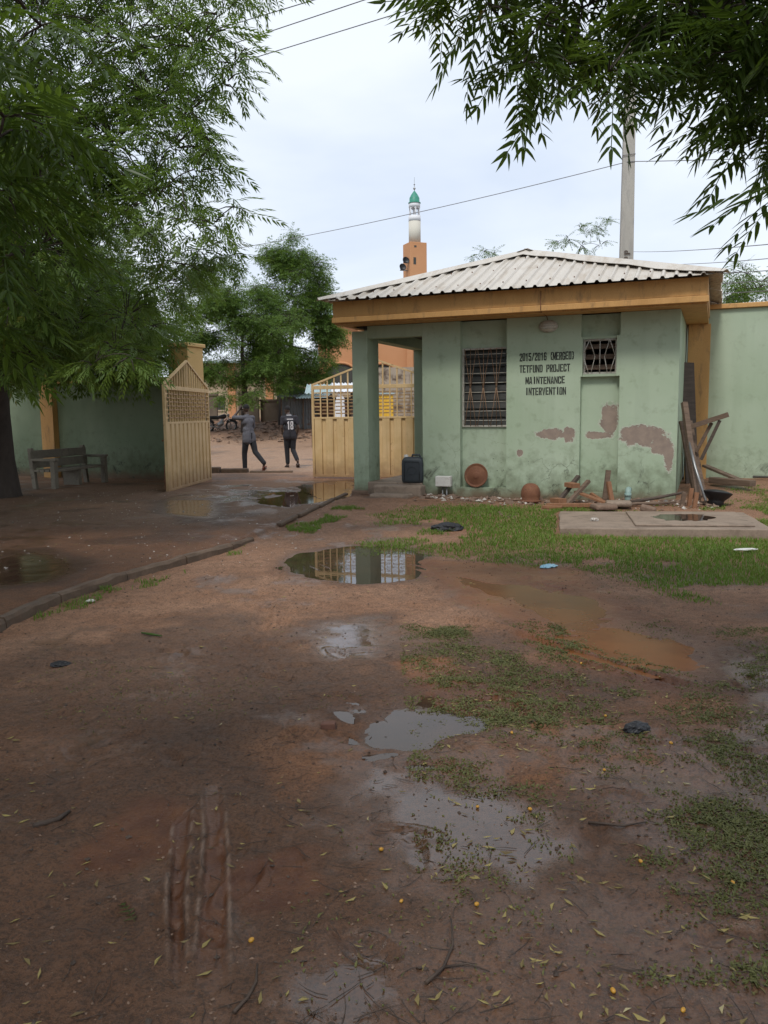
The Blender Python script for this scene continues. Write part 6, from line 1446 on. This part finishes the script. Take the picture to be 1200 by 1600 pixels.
litter(560, 21, near_fn, .018, .055, 'litterleaf', 'fallen_leaves', 'small yellow and brown leaflets fallen on the wet mud')
litter(520, 22, lambda r, n: (r.uniform(.2, 2.2, n), r.uniform(2.0, 5.2, n)), .016, .05, 'litterleaf', 'fallen_leaves', 'pale leaflets fallen among the near weeds')
litter(420, 23, lambda r, n: (r.uniform(-7, -2.2, n), r.uniform(8, 16, n)), .03, .07, 'litterleaf', 'fallen_leaves', 'pale leaves fallen on the shaded driveway')
litter(420, 24, lambda r, n: (r.uniform(-1, 5.5, n), r.uniform(7, 12.6, n)), .02, .06, 'litterleaf', 'fallen_leaves', 'scraps and leaves scattered on the lawn')
# twigs
r = np.random.default_rng(31); tb = MB()
for k in range(520):
    y = 1.95 + 3.4 * r.random() ** 1.4; x = (r.uniform(-.35, .8)) * y * .72 if r.random() < .8 else r.uniform(-.7, .1) * y * .7; L = .025 + .13 * r.random() ** 1.5; a = r.uniform(0, 3.14); b_ = r.uniform(-.5, .5)
    pts = []
    for t in (0, .33, .66, 1):
        qx = x + L * (t - .5) * math.cos(a + b_ * (t - .5)); qy = y + L * (t - .5) * math.sin(a + b_ * (t - .5)); pts.append((qx, qy, float(zat(np.array(qx), np.array(qy))) + .003 + .004 * r.random()))
    tb.tube(pts, [.0011, .0013, .0010, .0006], 4, cap=False)
tag(tb.build('twigs', 'twig', None), 'thin dark twigs and leaf stalks littering the wet mud', kind='stuff')
for k, (x, y, a, L, lab) in enumerate(((-.42, 2.02, .9, .20, 'bent dark twig at the bottom edge left of the small grey puddle'), (.10, 2.12, .75, .30, 'forked twig lying across the small puddle at the near edge'), (.78, 3.02, -.6, .22, 'straight dark twig pointing into the bluish puddle'), (-1.38, 3.02, .45, .16, 'thick dark stick half sunk in mud at the left'))):
    pts = [ground_pt(x + L * t * math.cos(a + .5 * t), y + L * t * math.sin(a + .5 * t), .006) for t in (0, .3, .6, 1)]
    b = MB().tube(pts, [.006, .005, .004, .002] if k != 3 else [.012, .013, .011, .006], 6)
    if k == 1: b.tube([pts[1], pts[1] + Vector((.07, .0, .01)), pts[1] + Vector((.13, -.02, .0))], [.004, .003, .002], 5)
    tag(b.build('twig', 'twig', None), lab, 'twig')
# neem fruits
fr_src = None
FR = [(.364, 3.152, 'yellow fruit at the far right rim of the bluish puddle'), (.572, 3.125, 'yellow fruit just right of the bluish puddle'), (-.025, 2.829, 'yellow fruit at the near left rim of the bluish puddle'), (.041, 2.501, 'yellow fruit on open mud nearest the tyre rut'), (.285, 2.485, 'yellow fruit on open mud right of the small grey puddle'), (.617, 2.09, 'yellow fruit near the bottom edge, left one of the pair at the right'), (.782, 2.011, 'yellow fruit lowest of all at the bottom edge'), (1.165, 2.601, 'yellow fruit at the right beside the nearest weed clump'), (1.355, 3.747, 'yellow fruit in the weeds just below the black bag'), (.956, 3.444, 'yellow fruit at the left edge of the near weeds'), (-.42, 2.323, 'yellow fruit lying beside the tyre rut'), (1.235, 5.029, 'yellow fruit on the near edge of the orange-brown puddle'), (1.146, 4.128, 'yellow fruit in the weeds above the black bag'), (.62, 3.9, 'yellow fruit beside the pale sky-reflecting puddle'), (1.6, 3.2, 'yellow fruit deep in the weeds at the right edge'), (.9, 2.75, 'yellow fruit between the bluish puddle and the near weeds')]
for (x, y, lab) in FR:
    if fr_src is None: fr_src = MB().lathe([(.001, -.0085), (.006, -.006), (.008, 0), (.006, .006), (.001, .0085)], 10).build('neem_fruit', 'fruit', None); o = fr_src
    else: o = inst(fr_src)
    tag(o, lab, 'fruit', 'yellow fruits scattered on the ground')
    o.location = ground_pt(x, y, .007); o.rotation_euler = (1.3, 0, rng.uniform(0, 6)); k = rng.uniform(.72, 1.0); o.scale = (k, k, k * 1.15)
# fallen green sprig near the rut
spv = leaf_variant(5, 77, 1, hang=.02)
o = np_mesh('leaf_sprig', spv[0] * .13, spv[1], 'leafB', None, tint=np.full(len(spv[0]), .4)); o.location = ground_pt(-.80, 2.42, .012); o.rotation_euler = (0, .05, 2.2); tag(o, 'green neem sprig lying on the mud beside the tyre rut', 'leaf')
